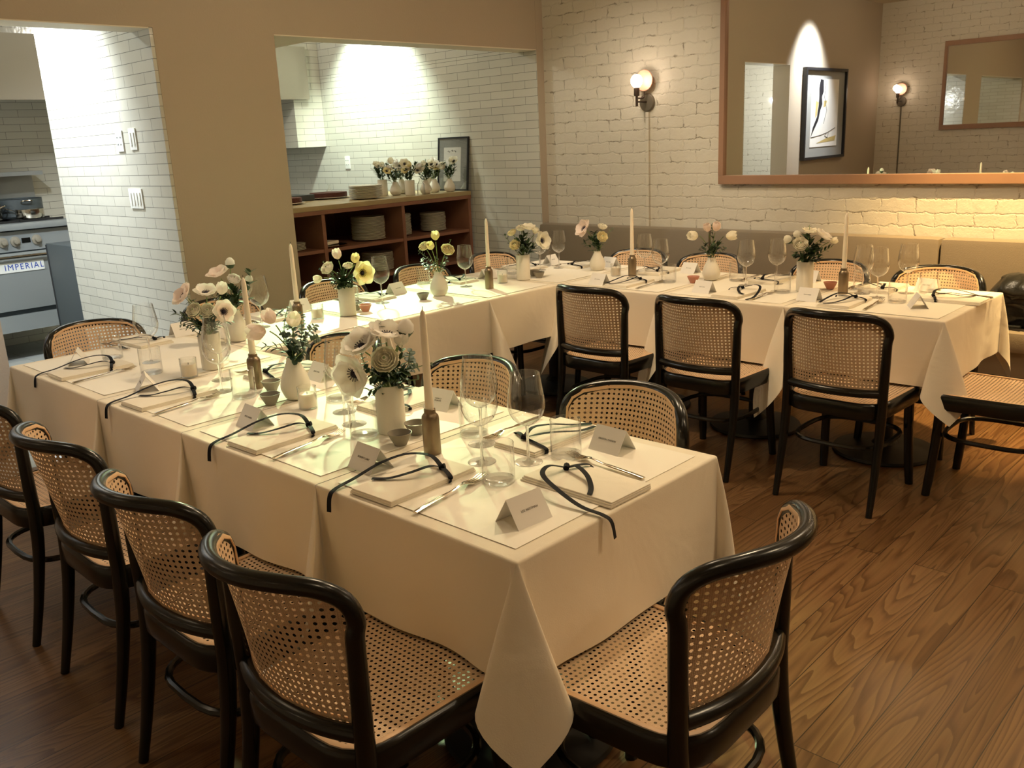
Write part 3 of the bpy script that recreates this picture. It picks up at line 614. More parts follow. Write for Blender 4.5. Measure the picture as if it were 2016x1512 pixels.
def make_chair():
    e = empty('cane_chair')
    out = rpoly([(-.228, .215), (-.208, -.236), (.208, -.236), (.228, .215)], [.075, .125, .125, .075])
    out = [Vector((p.x, p.y)) for p in out]      # counter-clockwise seen from above: left side first
    area = sum(out[i].x*out[(i+1) % len(out)].y-out[(i+1) % len(out)].x*out[i].y for i in range(len(out)))
    if area < 0: out = out[::-1]
    ring = MB(); k = len(out)
    prof = [(0.004, .394), (0, .402), (0, .448), (.004, .457), (.010, .461), (.016, .459), (.020, .453), (.024, .394)]
    vs = []
    for d, z in prof: vs += [Vector((p.x, p.y, z)) for p in offset_poly(out, d)]
    q = len(prof); fs = []
    for a in range(q):
        b = (a+1) % q
        for i in range(k): fs.append((a*k+i, a*k+(i+1) % k, b*k+(i+1) % k, b*k+i))
    ring.add(vs, fs); ring.build('seat_frame', 'black', e)
    # cane seat, slightly dished, holes from the material; pale spline round it
    inn = offset_poly(out, .017); bm = MB(); c0 = Vector((0, 0)); vs = []; rings = 6
    for j in range(rings+1):
        s = j/rings
        for p in inn: w = c0+(p-c0)*s; vs.append(Vector((w.x, w.y, .4555-.006*(1-s*s))))
    fs = [(j*k+i, j*k+(i+1) % k, (j+1)*k+(i+1) % k, (j+1)*k+i) for j in range(rings) for i in range(k)]
    bm.add(vs, fs); bm.build('cane_seat', 'cane', e, uvs=[(v.x, v.y) for v in vs])
    i2 = offset_poly(out, .022)
    MB().tube([Vector((p.x, p.y, .4575)) for p in i2], .0075, 6, closed=True, flat=.45, up=(0, 0, 1)).build('seat_spline', 'spline', e)
    # one bent loop: rear legs, posts and top rail
    zt, hw, r = .822, .213, .085
    pts = [(-.205, -.27, 0), (-.204, -.236, .15), (-.203, -.206, .32), (-.202, by(.2, .46), .45), (-.203, by(.203, .52), .52), (-.206, by(.206, .62), .62), (-.208, by(.208, .71), .71)]
    corner = [(-hw+.001, .745), (-hw+.012, .785), (-hw+.042, .812), (-.12, .824), (-.06, .828), (0, .829)]
    L = [Vector(p) for p in pts]+[Vector((x, by(x, z), z)) for x, z in corner]
    Rr = [Vector((-p.x, p.y, p.z)) for p in L[:-1]][::-1]
    path = catmull(L+Rr, 4); rad = []
    for p in path: rad.append(.0205-.0028*min(1, max(0, (p.z-.45)/.3)))
    for s, nm in ((-1, 'rear_leg'), (1, 'rear_leg')):
        q = [p for p in path if (p.x*s > 0 and p.z <= .47)]; rr = [.0130+.0075*min(1, p.z/.40) for p in q]
        if s > 0: q = q[::-1]; rr = rr[::-1]
        MB().tube(q, rr, 12).build('leg', 'black', e)
    q = [(p, a) for p, a in zip(path, rad) if p.z > .44]
    MB().tube([p for p, a in q], [a for p, a in q], 12).build('back_frame', 'black', e)
    for s in (-1, 1):
        MB().tube(catmull([(s*.182, .165, .43), (s*.184, .168, .3), (s*.190, .178, .15), (s*.197, .192, 0)], 4), [.0205]*6+[.019]*5+[.0175]*4+[.015, .0145, .014, .0132], 12).build('leg', 'black', e)
    MB().tube(catmull([Vector((x, by(x, .503)+.002, .503)) for x in (-.205, -.14, -.07, 0, .07, .14, .205)], 3), .016, 10, flat=1.1).build('lower_back_rail', 'black', e)
    # cane back
    def wid(z): return .201+(z-.52)*.035
    U, V_ = 26, 18; z0, z1 = .511, .831; vs = []; uv = []; fs = []
    for j in range(V_+1):
        z = z0+(z1-z0)*j/V_; w = wid(z)+.006
        if z > .735:
            t = (z-.735)/.0975; w = .215-.078*(1-math.sqrt(max(0, 1-t*t*.97)))
        for i in range(U+1):
            x = -w+2*w*i/U; vs.append(bn(x, z, .0145)); uv.append((x, z))
    for j in range(V_):
        for i in range(U): a = j*(U+1)+i; fs.append((a, a+1, a+U+2, a+U+1))
    b_ = MB(); b_.add(vs, fs); b_.build('cane_back', 'cane', e, uvs=uv)
    sp = []
    for z in [.521+.203*i/6 for i in range(7)]: sp.append((-(wid(z)+.002), z))
    sp += [(-.208, .768), (-.197, .796), (-.172, .815), (-.11, .826), (-.05, .829), (0, .830)]
    sp += [(-x, z) for x, z in sp[:-1]][::-1]
    sp += [(.1, .521), (0, .521), (-.1, .521)]
    MB().tube([bn(x, z, .0155) for x, z in sp], .006, 6, closed=True, flat=.5, up=(0, 1, 0)).build('back_spline', 'spline', e)
    # bentwood ring between the legs
    rg = []
    for i in range(28):
        a = 2*math.pi*i/28; c, s = math.cos(a), math.sin(a)
        rg.append(Vector((.188*math.copysign(abs(c)**.62, c), -.022+.195*math.copysign(abs(s)**.62, s), .262)))
    MB().tube(rg, .0105, 8, closed=True).build('stretcher', 'black', e)
    return e
CH0 = make_chair(); index_kids()
_first = [True]
def chair(x, y, deg, label, group):
    if _first[0]: o = CH0; _first[0] = False
    else: o = copy_tree(CH0)
    o.location = (x, y, 0); o.rotation_euler = (0, 0, R(deg)); tag(o, label, 'chair', group)
B_ = 'black bentwood cane chair, '
GF, GI, GM, GB, GO = 'chairs along the front of the near table', 'chairs inside the near table', 'chairs along the wall side of the left table', 'chairs inside the far table', 'chairs between far table and banquette'
for a in [
 (-1.405, 1.0, 1, B_+'nearest of the front row, at lower centre', GF),
 (-1.945, 1.02, 0, B_+'second from the right in the front row', GF),
 (-2.55, 1.045, -1, B_+'third from the right in the front row', GF),
 (-3.21, 1.05, 0, B_+'cut by the left edge, last of the front row', GF),
 (-.975, 1.40, 91, B_+'at the near table end, facing left', 'chairs at the table ends'),
 (-2.79, 1.76, 180, B_+'behind the white flower bouquets on the near table inner side', GI),
 (-2.08, 1.76, 181, B_+'behind the pair of large wine glasses', GI),
 (-1.47, 1.77, 179, B_+'behind the place card at the near table right end', GI),
 (-3.875, 1.545, -90, B_+'in front of the tiled wall and range', GM),
 (-3.88, 2.18, -90, B_+'mostly hidden behind the two left flower vases', GM),
 (-3.875, 2.85, -90, B_+'at the left table below the shelf counter edge', GM),
 (-3.875, 3.50, -90, B_+'at the left table under the big plate stack', GM),
 (-3.875, 4.12, -90, B_+'at the left table nearest the tiled back wall', GM),
 (-2.765, 3.67, 0, B_+'leftmost of three backs inside the far table', GB),
 (-2.145, 3.66, 0, B_+'middle of three backs inside the far table', GB),
 (-1.49, 3.66, 0, B_+'rightmost of three backs inside the far table', GB),
 (-1.0, 3.96, 90, B_+'at the far table end, cut by the right edge', 'chairs at the table ends'),
 (-3.30, 4.42, 180, B_+'leftmost in front of the banquette', GO),
 (-2.78, 4.42, 180, B_+'second from the left in front of the banquette', GO),
 (-2.045, 4.42, 180, B_+'third from the left in front of the banquette', GO),
 (-1.49, 4.42, 180, B_+'rightmost in front of the banquette', GO)]: chair(*a)

# ================================================================== TABLES AND CLOTHS
TZ = .75
NX = [-3.95, -3.09, -2.483, -1.788, -1.115]; NY = (1.147, 1.89)
MY = [1.893, 2.563, 3.256, 3.808]; MX = (-4.06, -3.275)
FX = [-4.06, -3.262, -2.577, -1.892, -1.19]; FY = (3.812, 4.60)
def fr_(v): return v
def cloth(x0, x1, y0, y1, hang, fins, seed, label, group, h=.285):
    """hang: subset of 'LRFB' (x0,x1,y0,y1 sides) ; fins: dict corner -> (out, side) spread"""
    rnd = random.Random(seed); mb = MB(); r = .007; e = .0
    def g(a, b, n): return [a+(b-a)*i/n for i in range(n+1)]
    xs = g(x0, x1, 22); ys = g(y0, y1, 22); vs = []
    for y in ys:
        for x in xs: vs.append(Vector((x, y, TZ+.0012*noise.noise(Vector((x*5, y*5, seed))))))
    for i, v in enumerate(vs):   # table edge stays put
        if i % 23 in (0, 22) or i//23 in (0, 22): v.z = TZ
    mb.add(vs, [(j*23+i, j*23+i+1, (j+1)*23+i+1, (j+1)*23+i) for j in range(22) for i in range(22)])
    C_ = {'FL': (x0, y0), 'FR': (x1, y0), 'BL': (x0, y1), 'BR': (x1, y1)}
    sides = {'F': ((x0, y0), (x1, y0), (0, -1), 'FL', 'FR'), 'R': ((x1, y0), (x1, y1), (1, 0), 'FR', 'BR'),
             'B': ((x1, y1), (x0, y1), (0, 1), 'BR', 'BL'), 'L': ((x0, y1), (x0, y0), (-1, 0), 'BL', 'FL')}
    rows = [0, .25, .5, .75, 1.0]; dn = 16
    def drop(base, n, ln, out):
        """list of points from table edge down a length ln with outward drift"""
        P = []
        for t in rows[:-1]:
            a = t*math.pi/2; P.append(base+n*r*math.sin(a)+Vector((0, 0, -r*(1-math.cos(a)))))
        for k in range(dn+1):
            s = k/dn; P.append(base+n*(r+out(s))+Vector((0, 0, -r-ln*s)))
        return P
    for key, (a, b, n, ca, cb) in sides.items():
        if key not in hang: continue
        a = Vector((*a, TZ)); b = Vector((*b, TZ)); n = Vector((*n, 0)); NS = 40; L = (b-a).length; cols = []
        ph = rnd.uniform(0, 6); am = rnd.uniform(.006, .012)
        for i in range(NS+1):
            w = i/NS; p = a.lerp(b, w); env = min(1, w*5, (1-w)*5)
            wv = (math.sin(w*L*9+ph)+.5*math.sin(w*L*21+ph*2))*am
            P = drop(p, n, h-r, lambda s: env*(wv*s*s+.004*s)+.003*s)
            for q in P: q.z += 0
            cols.append(P)
        k = len(cols[0]); vs = [q for c in cols for q in c]
        mb.add(vs, [(i*k+j, (i+1)*k+j, (i+1)*k+j+1, i*k+j+1) for i in range(NS) for j in range(k-1)])
    for c, (ao, bs, lf) in fins.items():
        p = Vector((*C_[c], TZ)); nx = Vector((1 if c[1] == 'R' else -1, 0, 0)); ny = Vector((0, -1 if c[0] == 'F' else 1, 0))
        o = (nx+ny).normalized(); t = (nx-ny).normalized(); NS = 28; cols = []
        for i in range(NS+1):
            w = i/NS; th = w*math.pi/2; phi = 2*math.pi*w; hv = o*ao*(1-math.cos(phi))+t*bs*math.sin(phi)
            hl = min(.95, hv.length); ln = (h-r)/math.cos(min(th, math.pi/2-th))*(1+(lf-1)*math.sin(th*2))
            nn = (nx*math.cos(th)+ny*math.sin(th)); P = []
            for q in rows[:-1]:
                a = q*math.pi/2; P.append(p+nn*r*math.sin(a)+Vector((0, 0, -r*(1-math.cos(a)))))
            dz = math.sqrt(1-hl*hl)
            for q in range(dn+1):
                s = q/dn; dd = Vector((hv.x*ln*s, hv.y*ln*s, -dz*ln*s)); cv = .012*math.sin(s*math.pi)*math.sin(phi)
                P.append(p+nn*(r+.003*s)+Vector((0, 0, -r))+dd+o*cv)
            cols.append(P)
        k = len(cols[0]); vs = [q for cc in cols for q in cc]
        mb.add(vs, [(i*k+j, (i+1)*k+j, (i+1)*k+j+1, i*k+j+1) for i in range(NS) for j in range(k-1)])
    ob = mb.build('tablecloth', 'cloth')
    bm = bmesh.new(); bm.from_mesh(ob.data); bmesh.ops.remove_doubles(bm, verts=bm.verts, dist=.0006); bmesh.ops.recalc_face_normals(bm, faces=bm.faces); bm.to_mesh(ob.data); bm.free()
    for pl_ in ob.data.polygons: pl_.use_smooth = True
    tag(ob, label, 'tablecloth', group)
    # table under it
    cx, cy = (x0+x1)/2, (y0+y1)/2; t_ = empty('dining_table', (cx, cy, 0), 0, 'black pedestal table under '+label.replace('white linen cloth', 'the white cloth'), 'table', group.replace('cloths', 'tables'))
    MB().box((0, 0, .728), (x1-x0-.012, y1-y0-.012, .036)).build('tabletop', 'iron', t_, smooth=False)
    MB().cyl((0, 0, .03), (0, 0, .71), .035, n=16).build('pedestal_column', 'iron', t_)
    MB().lathe([(0, .0), (.235, 0), (.24, .006), (.235, .018), (.16, .028), (.06, .045), (.04, .07), (0, .07)], 36).build('round_base', 'iron', t_)
    # paper topper
    ip = .035; pp = MB().span((x0+ip, y0+ip, TZ+.0014), (x1-ip, y1-ip, TZ+.0022)).build('paper_topper', 'paper', smooth=False)
    tag(pp, 'square white paper sheet on '+label.replace('white linen cloth', 'the cloth'), 'table paper', group.replace('cloths', 'papers'))
F4 = (.11, .38, 1.38); F5 = (.10, .38, 1.3); F3 = (.08, .12, 1.12); F_ = (.12, .30, 1.08); F2 = (.10, .32, 1.28)
GN, GL, GR_ = 'white cloths on the near table', 'white cloths on the left table', 'white cloths on the far table'
cloth(NX[3], NX[4], *NY, 'FRB', {'FR': F_, 'BR': F3, 'FL': F5}, 1, 'white linen cloth at the near table right end', GN)
cloth(NX[2], NX[3]-.003, *NY, 'FB', {'FL': F5}, 2, 'white linen cloth second from the near table right end', GN)
cloth(NX[1], NX[2]-.003, *NY, 'FB', {'FL': F5}, 3, 'white linen cloth under the bulb vase on the near table', GN)
cloth(NX[0], NX[1]-.003, *NY, 'FL', {'FL': F_}, 4, 'white linen cloth at the far left corner of the near table', GN)
cloth(*MX, MY[0], MY[1]-.003, 'LR', {'BR': F2}, 5, 'white linen cloth on the left table, nearest the camera', GL)
cloth(*MX, MY[1], MY[2]-.003, 'LR', {'BR': (.16, .42, 1.18)}, 6, 'white linen cloth in the greenish light on the left table', GL)
cloth(*MX, MY[2], MY[3], 'LR', {}, 7, 'white linen cloth on the left table, beside the far corner', GL)
cloth(FX[0], FX[1]-.003, *FY, 'LB', {'BL': F2}, 8, 'white linen cloth at the far left corner of the tables', GR_)
cloth(FX[1], FX[2]-.003, *FY, 'FB', {'FL': F4}, 9, 'white linen cloth second from the left on the far table', GR_)
cloth(FX[2], FX[3]-.003, *FY, 'FB', {'FL': F4}, 10, 'white linen cloth third from the left on the far table', GR_)
cloth(FX[3], FX[4], *FY, 'FRB', {'FR': F_, 'BR': F3, 'FL': F4}, 11, 'white linen cloth at the far table right end', GR_)
ZT = TZ+.0024
# ================================================================== PLACE SETTINGS
G = [ # id, napkin centre, facing degrees (0 = facing +y), card, where
 ('S1', (-3.55, 1.31), 0, (-3.736, 1.335), 'at the left end of the near table front edge'),
 ('S2', (-2.88, 1.305), 0, (-3.069, 1.31), 'second from the left along the near table front edge'),
 ('S3', (-2.185, 1.305), 0, (-2.356, 1.315), 'third from the left along the near table front edge'),
 ('S4', (-1.60, 1.30), 0, (-1.773, 1.30), 'nearest the camera along the near table front edge'),
 ('SE', (-1.255, 1.535), 90, (-1.235, 1.30), 'at the near table right end'),
 ('N0', (-2.83, 1.735), 180, (-2.649, 1.765), 'behind the near table bulb vase'),
 ('N1', (-2.15, 1.735), 180, (-2.016, 1.775), 'on the near table inner side behind the tall bouquet'),
 ('N2', (-1.545, 1.74), 180, (-1.354, 1.775), 'on the near table inner side near its end'),
 ('M0', (-3.905, 1.68), -90, (-3.896, 1.867), 'in front of the chair by the range'),
 ('M1', (-3.90, 2.34), -90, (-3.932, 2.528), 'second from the front on the left table wall side'),
 ('M2', (-3.90, 2.96), -90, (-3.889, 3.137), 'third from the front on the left table wall side'),
 ('M3', (-3.91, 3.60), -90, (-3.80, 3.778), 'fourth from the front on the left table wall side'),
 ('M4', (-3.90, 4.22), -90, (-3.856, 4.431), 'at the far left corner of the tables'),
 ('B1', (-2.91, 4.0), 0, (-3.055, 3.915), 'leftmost on the far table inner edge'),
 ('B2', (-2.23, 3.99), 0, (-2.408, 3.955), 'middle of the far table inner edge'),
 ('B3', (-1.69, 4.0), 0, (-1.857, 3.99), 'rightmost on the far table inner edge'),
 ('BE', (-1.31, 4.28), 90, (-1.383, 4.06), 'at the far table right end'),
 ('O1', (-3.60, 4.44), 180, (-3.42, 4.50), 'leftmost on the far table banquette side'),
 ('O2', (-3.0, 4.44), 180, (-2.827, 4.49), 'second from the left on the far table banquette side'),
 ('O3', (-2.28, 4.44), 180, (-2.099, 4.50), 'third from the left on the far table banquette side'),
 ('O4', (-1.68, 4.44), 180, (-1.49, 4.49), 'rightmost on the far table banquette side')]
NAMES = {'S1': 'MARIA COLE', 'S2': 'ANNA STEIN', 'S3': 'PAUL DUNN', 'S4': 'ROBERT LUNT', 'SE': 'LEE NESTMAN', 'N0': 'JANE LIND', 'N1': 'NANCY\nMORAN', 'N2': 'KRISTIN THARPE'}
def make_napkin(kind):
    e = empty('folded_napkin'); n = MB()
    z = .0
    for i, (w, l, t) in enumerate(((.150, .280, .0045), (.147, .276, .0045), (.144, .272, .004))):
        n.box((.0015*i, -.001*i, z+t/2), (w, l, t), 0, .0014); z += t
    n.build('folded_linen', 'napkin', e); z += .002
    s = -1 if kind % 2 else 1; rb = MB()
    kn = Vector((.022*s, .075, z+.004))
    rb.ribbon(catmull([(.079*s, .045, .001), (.080*s, .047, z), (.055*s, .058, z+.006), tuple(kn)], 5), .012, (0, 0, 1))
    rb.ribbon(catmull([(-.079*s, .10, .001), (-.079*s, .10, z), (-.04*s, .09, z+.003), tuple(kn)], 5), .012, (0, 0, 1)) if kind == 2 else None
    if kind == 0:
        A = [tuple(kn), (-.03*s, .085, z+.022), (-.085*s, .055, z+.024), (-.112*s, -.01, z+.014), (-.122*s, -.09, .010), (-.118*s, -.150, .004), (-.114*s, -.172, -.008), (-.112*s, -.180, -.045)]
        B2 = [tuple(kn), (.018*s, .04, z+.018), (-.002*s, -.01, z+.012), (-.035*s, -.05, z+.003), (-.07*s, -.075, z+.002)]
    elif kind == 1:
        A = [tuple(kn), (-.03*s, .085, z+.022), (-.085*s, .055, z+.024), (-.118*s, -.01, z+.012), (-.130*s, -.08, .008), (-.122*s, -.138, .004)]
        B2 = [tuple(kn), (.018*s, .04, z+.018), (-.002*s, -.01, z+.012), (-.035*s, -.05, z+.003), (-.07*s, -.075, z+.002)]
    else:
        A = [tuple(kn), (-.02*s, .07, z+.02), (-.05*s, .03, z+.022), (-.07*s, -.05, z+.008), (-.068*s, -.12, z+.002)]
        B2 = [tuple(kn), (.03*s, .03, z+.02), (.02*s, -.04, z+.012), (-.01*s, -.09, z+.003), (-.045*s, -.135, z+.002)]
    rb.ribbon(catmull(A, 6), .0125, (0, 0, 1)); rb.ribbon(catmull(B2, 6), .0125, (0, 0, 1))
    rb.tube([kn+Vector((-.006, -.004, 0)), kn+Vector((.006, .004, .004))], .0075, 8)
    rb.build('ribbon', 'ribbon', e, smooth=False)
    return e
def make_fork():
    f = MB(); L = .2; pts = [(0, -.10, .004), (0, -.06, .006), (0, 0, .007), (0, .03, .010), (0, .045, .009)]
    f.tube(catmull(pts, 4), [.0062]*4+[.0055]*4+[.0035]*4+[.0028]*4+[.006], 8, flat=.38, up=(0, 0, 1))
    vs = []; g = [(-.1, .0, 0)]
    W_ = [(.040, .005, .009), (.052, .010, .006), (.064, .012, .003)]
    for y, w, z in W_: vs += [(-w, y, z+.001), (0, y, z-.0008), (w, y, z+.001), (-w, y, z+.0025), (0, y, z+.0008), (w, y, z+.0025)]
    fs = []
    for i in range(2):
        a = i*6
        for j in (0, 1): fs += [(a+j, a+j+1, a+j+7, a+j+6), (a+3+j, a+9+j, a+10+j, a+4+j)]
        fs += [(a, a+6, a+9, a+3), (a+2, a+5, a+11, a+8)]
    f.add(vs, fs)
    for x in (-.0098, -.0033, .0033, .0098): f.tube([(x, .062, .005), (x, .082, .004), (x*.95, .104, .009)], [.0018, .0017, .0009], 6)
    return f.build('fork', 'silver')
def card_obj(x, y, rz, txt, label):
    l, h, w, t = .100, .060, .038, .0012
    v = []; m = MB()
    for xx in (-l/2, l/2): v += [(xx, -w, 0), (xx, -w+.0015, 0), (xx, 0, h), (xx, 0, h-.003), (xx, w, 0), (xx, w-.0015, 0)]
    f = [(0, 2, 8, 6), (1, 7, 9, 3), (2, 4, 10, 8), (3, 9, 11, 5), (0, 1, 3, 2), (2, 3, 5, 4), (6, 8, 9, 7), (8, 10, 11, 9), (0, 6, 7, 1), (4, 5, 11, 10)]
    m.add(v, f); o = m.build('place_card', 'card', smooth=False); o.location = (x, y, ZT); o.rotation_euler = (0, 0, rz)
    tag(o, label, 'place card', 'tented place cards')
    sl = math.atan2(h, w)
    mt = Matrix.Translation((0, -w/2-.0004, h/2)) @ Matrix.Rotation(sl, 4, 'X')
    text_mesh(txt, .0072 if '\n' not in txt else .0068, 'ink', o, mt, 'lettering', .0002, 1.1); return o
NAP = [make_napkin(i) for i in range(3)]; FK = make_fork(); FK.data.transform(Matrix.Diagonal((1.2, 1.26, 1.15, 1))); index_kids(); used = set(); fk_used = False
CARDS_EXTRA = ['SAM ROTH', 'KATE BELL', 'TOM HALE', 'EVA GRANT', 'JON PRICE', 'LIZ WARD', 'AMY FOX', 'DAN REED', 'IVY LANE', 'MAX KERR', 'JOY HART', 'ROY DEAN', 'UNA COX']
ci = 0
for gi, (gid, (x, y), deg, (cx, cy), where) in enumerate(G):
    k = {'SE': 0, 'S1': 1, 'S2': 1, 'S3': 1, 'S4': 1}.get(gid, gi % 3); k = 0 if gid in ('S1', 'S2', 'S3', 'S4', 'SE') else 1+gi % 2
    o = NAP[k] if k not in used else copy_tree(NAP[k]); used.add(k)
    o.location = (x, y, ZT); o.rotation_euler = (0, 0, R(deg)+random.uniform(-.04, .04))
    tag(o, 'folded napkin with navy ribbon, '+where, 'napkin', 'ribboned napkins at the place settings')
    fx, fy = .135, -.005
    if gid == 'M0' or gid == 'M3': fx = .12
    f = FK if not fk_used else FK.copy()
    if fk_used: COL.objects.link(f)
    fk_used = True; a = R(deg); f.location = (x+fx*math.cos(a)-fy*math.sin(a), y+fx*math.sin(a)+fy*math.cos(a), ZT)
    f.rotation_euler = (0, 0, a+(R(8) if gid[0] == 'S' and gid != 'SE' else random.uniform(-.08, .08)))
    if gid == 'SE': f.location = (-1.285, 1.655, ZT); f.rotation_euler = (0, 0, R(84))
    tag(f, 'silver fork beside the napkin '+where, 'fork', 'silver forks')
    jit = random.uniform(-.12, .12); crz = {0: 0, 180: 0, 90: R(90), -90: R(90)}[deg]
    if gid == 'S1': jit = -.45
    if gid == 'S2': jit = -.38
    if gid in ('S3',): jit = -.06
    if gid in ('S4', 'N2'): jit = -.05
    if gid == 'SE': jit = -.08
    if gid == 'BE': jit = .5
    t = NAMES.get(gid)
    if not t: t = CARDS_EXTRA[ci % 13]; ci += 1
    card_obj(cx, cy, crz+jit, t, 'tent place card beside the napkin '+where)

# ------------------------------------------------------------------ glassware
def tumbler():
    e = empty('water_tumbler'); r = .0405; h = .100
    MB().lathe([(r-.003, .0), (r, .004), (r, h-.001), (r-.0008, h), (r-.0016, h-.001)], 36).build('glass_wall', 'thin', e)
    MB().lathe([(0, 0), (r-.004, 0), (r-.0022, .002), (r-.0022, .009), (r-.010, .0115), (0, .010)], 32).build('thick_base', 'glass', e)
    return e
def wine():
    e = empty('wine_glass')
    out = [(.0045, .098), (.012, .101), (.026, .109), (.039, .123), (.0465, .142), (.0480, .158), (.0462, .178), (.042, .205), (.0375, .236)]
    p = catmull([Vector((a, 0, b)) for a, b in out], 4); o = [(q.x, q.z) for q in p]
    inn = [(max(.0005, q.x-.0011), q.z+(.0018 if q.z < .12 else .0)) for q in p]
    MB().lathe(o+[(.0368, .2364), (.0366, .2355)], 40).build('bowl', 'thin', e)
    MB().lathe([(.0042, .003), (.0038, .01), (.0034, .05), (.0038, .085), (.0048, .095), (.0044, .0985), (0, .099)], 16).build('stem', 'glass', e)
    MB().lathe([(0, 0), (.036, 0), (.0368, .0008), (.036, .0017), (.020, .003), (.008, .0045), (.004, .0085), (0, .009)], 36).build('foot', 'glass', e)
    return e
TUM, WIN = tumbler(), wine(); index_kids()
def place(base, first, x, y, label, cat, grp, rz=0, sc=1):
    o = base if first else copy_tree(base); o.location = (x, y, ZT); o.rotation_euler = (0, 0, rz); o.scale = (sc, sc, sc); tag(o, label, cat, grp); return o
TT = [(-3.692, 1.455, 'leftmost on the near table'), (-3.291, 1.434, 'second from the left on the near table, before a wine glass'),
 (-2.67, 1.465, 'in front of the brass candlestick by the bulb vase'), (-1.994, 1.451, 'in front of the tall near bouquet'),
 (-2.372, 1.636, 'behind the two large wine glasses left of the near bouquet'), (-1.435, 1.428, 'closest to the camera on the near table'),
 (-1.418, 1.663, 'beside the near place card facing the inner chair'), (-1.743, 1.646, 'behind the right-hand candlestick of the near table'),
 (-3.853, 2.80, 'beside the cylinder vase on the left table'), (-4.0, 3.44, 'behind the bulb vase on the left table'),
 (-3.776, 3.981, 'left of the cylinder vase in the far corner'), (-3.821, 4.33, 'beside the place card in the far corner'),
 (-2.743, 4.137, 'between the two bulb vases on the far table'), (-2.442, 4.346, 'right of the second bulb vase on the far table'),
 (-2.065, 4.128, 'left of the far table cylinder vase'), (-1.499, 4.129, 'front one at the far table right end'),
 (-1.464, 4.42, 'rear one at the far table right end'), (-1.76, 4.36, 'behind the far table right-hand candlestick')]
for i, (x, y, w) in enumerate(TT): place(TUM, i == 0, x, y, 'clear tumbler '+w, 'glass', 'clear water tumblers')
WW = [(-3.48, 1.52, 'at the left end of the near table', 1), (-2.957, 1.54, 'rear one beside the left cylinder vase on the near table', 1),
 (-2.804, 1.455, 'front one beside the left candlestick of the near table', 1), (-3.712, 2.174, 'beside the bulb vase at the near left corner', 1.02),
 (-2.237, 1.56, 'rear one of the pair left of the near bouquet', 1), (-2.107, 1.50, 'front one of the pair left of the near bouquet', 1),
 (-1.665, 1.60, 'behind the right-hand candlestick of the near table', 1.05), (-1.564, 1.499, 'between the near candlestick and the closest tumbler', 1),
 (-1.466, 1.57, 'rightmost on the near table', 1), (-3.705, 2.892, 'by the green lit card on the left table', 1.03),
 (-3.689, 3.491, 'by the left table candlestick', 1), (-3.73, 4.181, 'partly hidden behind the corner bouquet', 1),
 (-3.677, 4.302, 'at the far left corner before the grey banquette', 1), (-3.026, 4.31, 'rear one of the pair right of the far left candlestick', 1),
 (-2.791, 4.127, 'front one of the pair right of the far left candlestick', 1), (-2.329, 4.238, 'first right of the second bulb vase on the far table', 1),
 (-2.211, 4.35, 'left of the far table cylinder vase', 1), (-1.72, 4.27, 'just right of the far right candlestick', 1),
 (-1.62, 4.20, 'middle one of three near the far table right end', 1), (-1.549, 4.378, 'rightmost on the far table', 1)]
for i, (x, y, w, s) in enumerate(WW): place(WIN, i == 0, x, y, 'clear stemmed wine glass '+w, 'wine glass', 'stemmed wine glasses', 0, s)
# ------------------------------------------------------------------ votives, bowls, candlesticks
def votive():
    e = empty('votive_candle'); r = .031
    MB().lathe([(0, 0), (r-.003, 0), (r-.001, .003), (r, .072), (r-.0012, .0725), (r-.002, .071), (r-.0035, .006), (0, .006)], 28).build('glass_cup', 'thin', e)
    MB().lathe([(0, .0065), (r-.0045, .0065), (r-.003, .045), (r-.006, .050), (.006, .047), (0, .047)], 28).build('wax_fill', 'wax', e)
    MB().cyl((0, 0, .046), (.001, 0, .055), .001, n=6).build('wick', 'wick', e); return e
V0 = votive(); index_kids()
for i, (x, y, w) in enumerate([(-3.107, 1.493, 'left of the near table cylinder vase'), (-2.371, 1.517, 'beside the near table bulb vase'), (-3.651, 2.446, 'left of the cylinder vase on the left table'),
 (-3.585, 3.686, 'left of the corner cylinder vase'), (-3.15, 4.196, 'between bulb vase and candlestick on the far table')]):
    place(V0, i == 0, x, y, 'ivory votive candle in clear glass '+w, 'candle', 'votive candles in clear glasses')
def bowl(x, y, mat, fill, label, r=.034):
    e = empty('pinch_bowl', (x, y, ZT), 0, label, 'bowl', 'small salt and pepper bowls')
    MB().lathe([(0, 0), (r*.5, 0), (r*.55, .004), (r*.8, .020), (r, .036), (r*.94, .036), (r*.75, .022), (r*.5, .010), (0, .008)], 26).build('bowl_body', mat, e)
    MB().lathe([(r*.72, .020), (r*.4, .023), (0, .024)], 20).build('seasoning', fill, e)
for a in [(-2.516, 1.47, 'bowl_grey', 'pepper', 'small grey bowl in front of the near table bulb vase'), (-2.664, 1.567, 'bowl_grey', 'salt', 'small tan bowl behind the grey one by the left candlestick', ),
 (-1.845, 1.461, 'bowl_grey', 'pepper', 'small grey bowl left of the near right candlestick'), (-1.878, 1.548, 'bowl_grey', 'salt', 'small pale bowl tucked behind the near right candlestick'),
 (-3.584, 3.072, 'bowl_grey', 'pepper', 'small grey bowl left of the left table bulb vase'), (-3.589, 2.69, 'bowl_pink', 'salt', 'small terracotta bowl right of the left table cylinder vase'),
 (-3.665, 2.69, 'bowl_grey', 'pepper', 'small brown bowl behind the terracotta bowl'), (-3.52, 3.932, 'bowl_grey', 'pepper', 'small grey bowl right of the corner cylinder vase'),
 (-3.60, 3.975, 'bowl_grey', 'salt', 'small tan bowl behind the corner grey bowl'), (-2.617, 4.186, 'bowl_pink', 'salt', 'small pink bowl left of the second far bulb vase'),
 (-1.905, 4.325, 'bowl_pink', 'salt', 'small pink bowl behind the far table cylinder vase')]: bowl(*a)
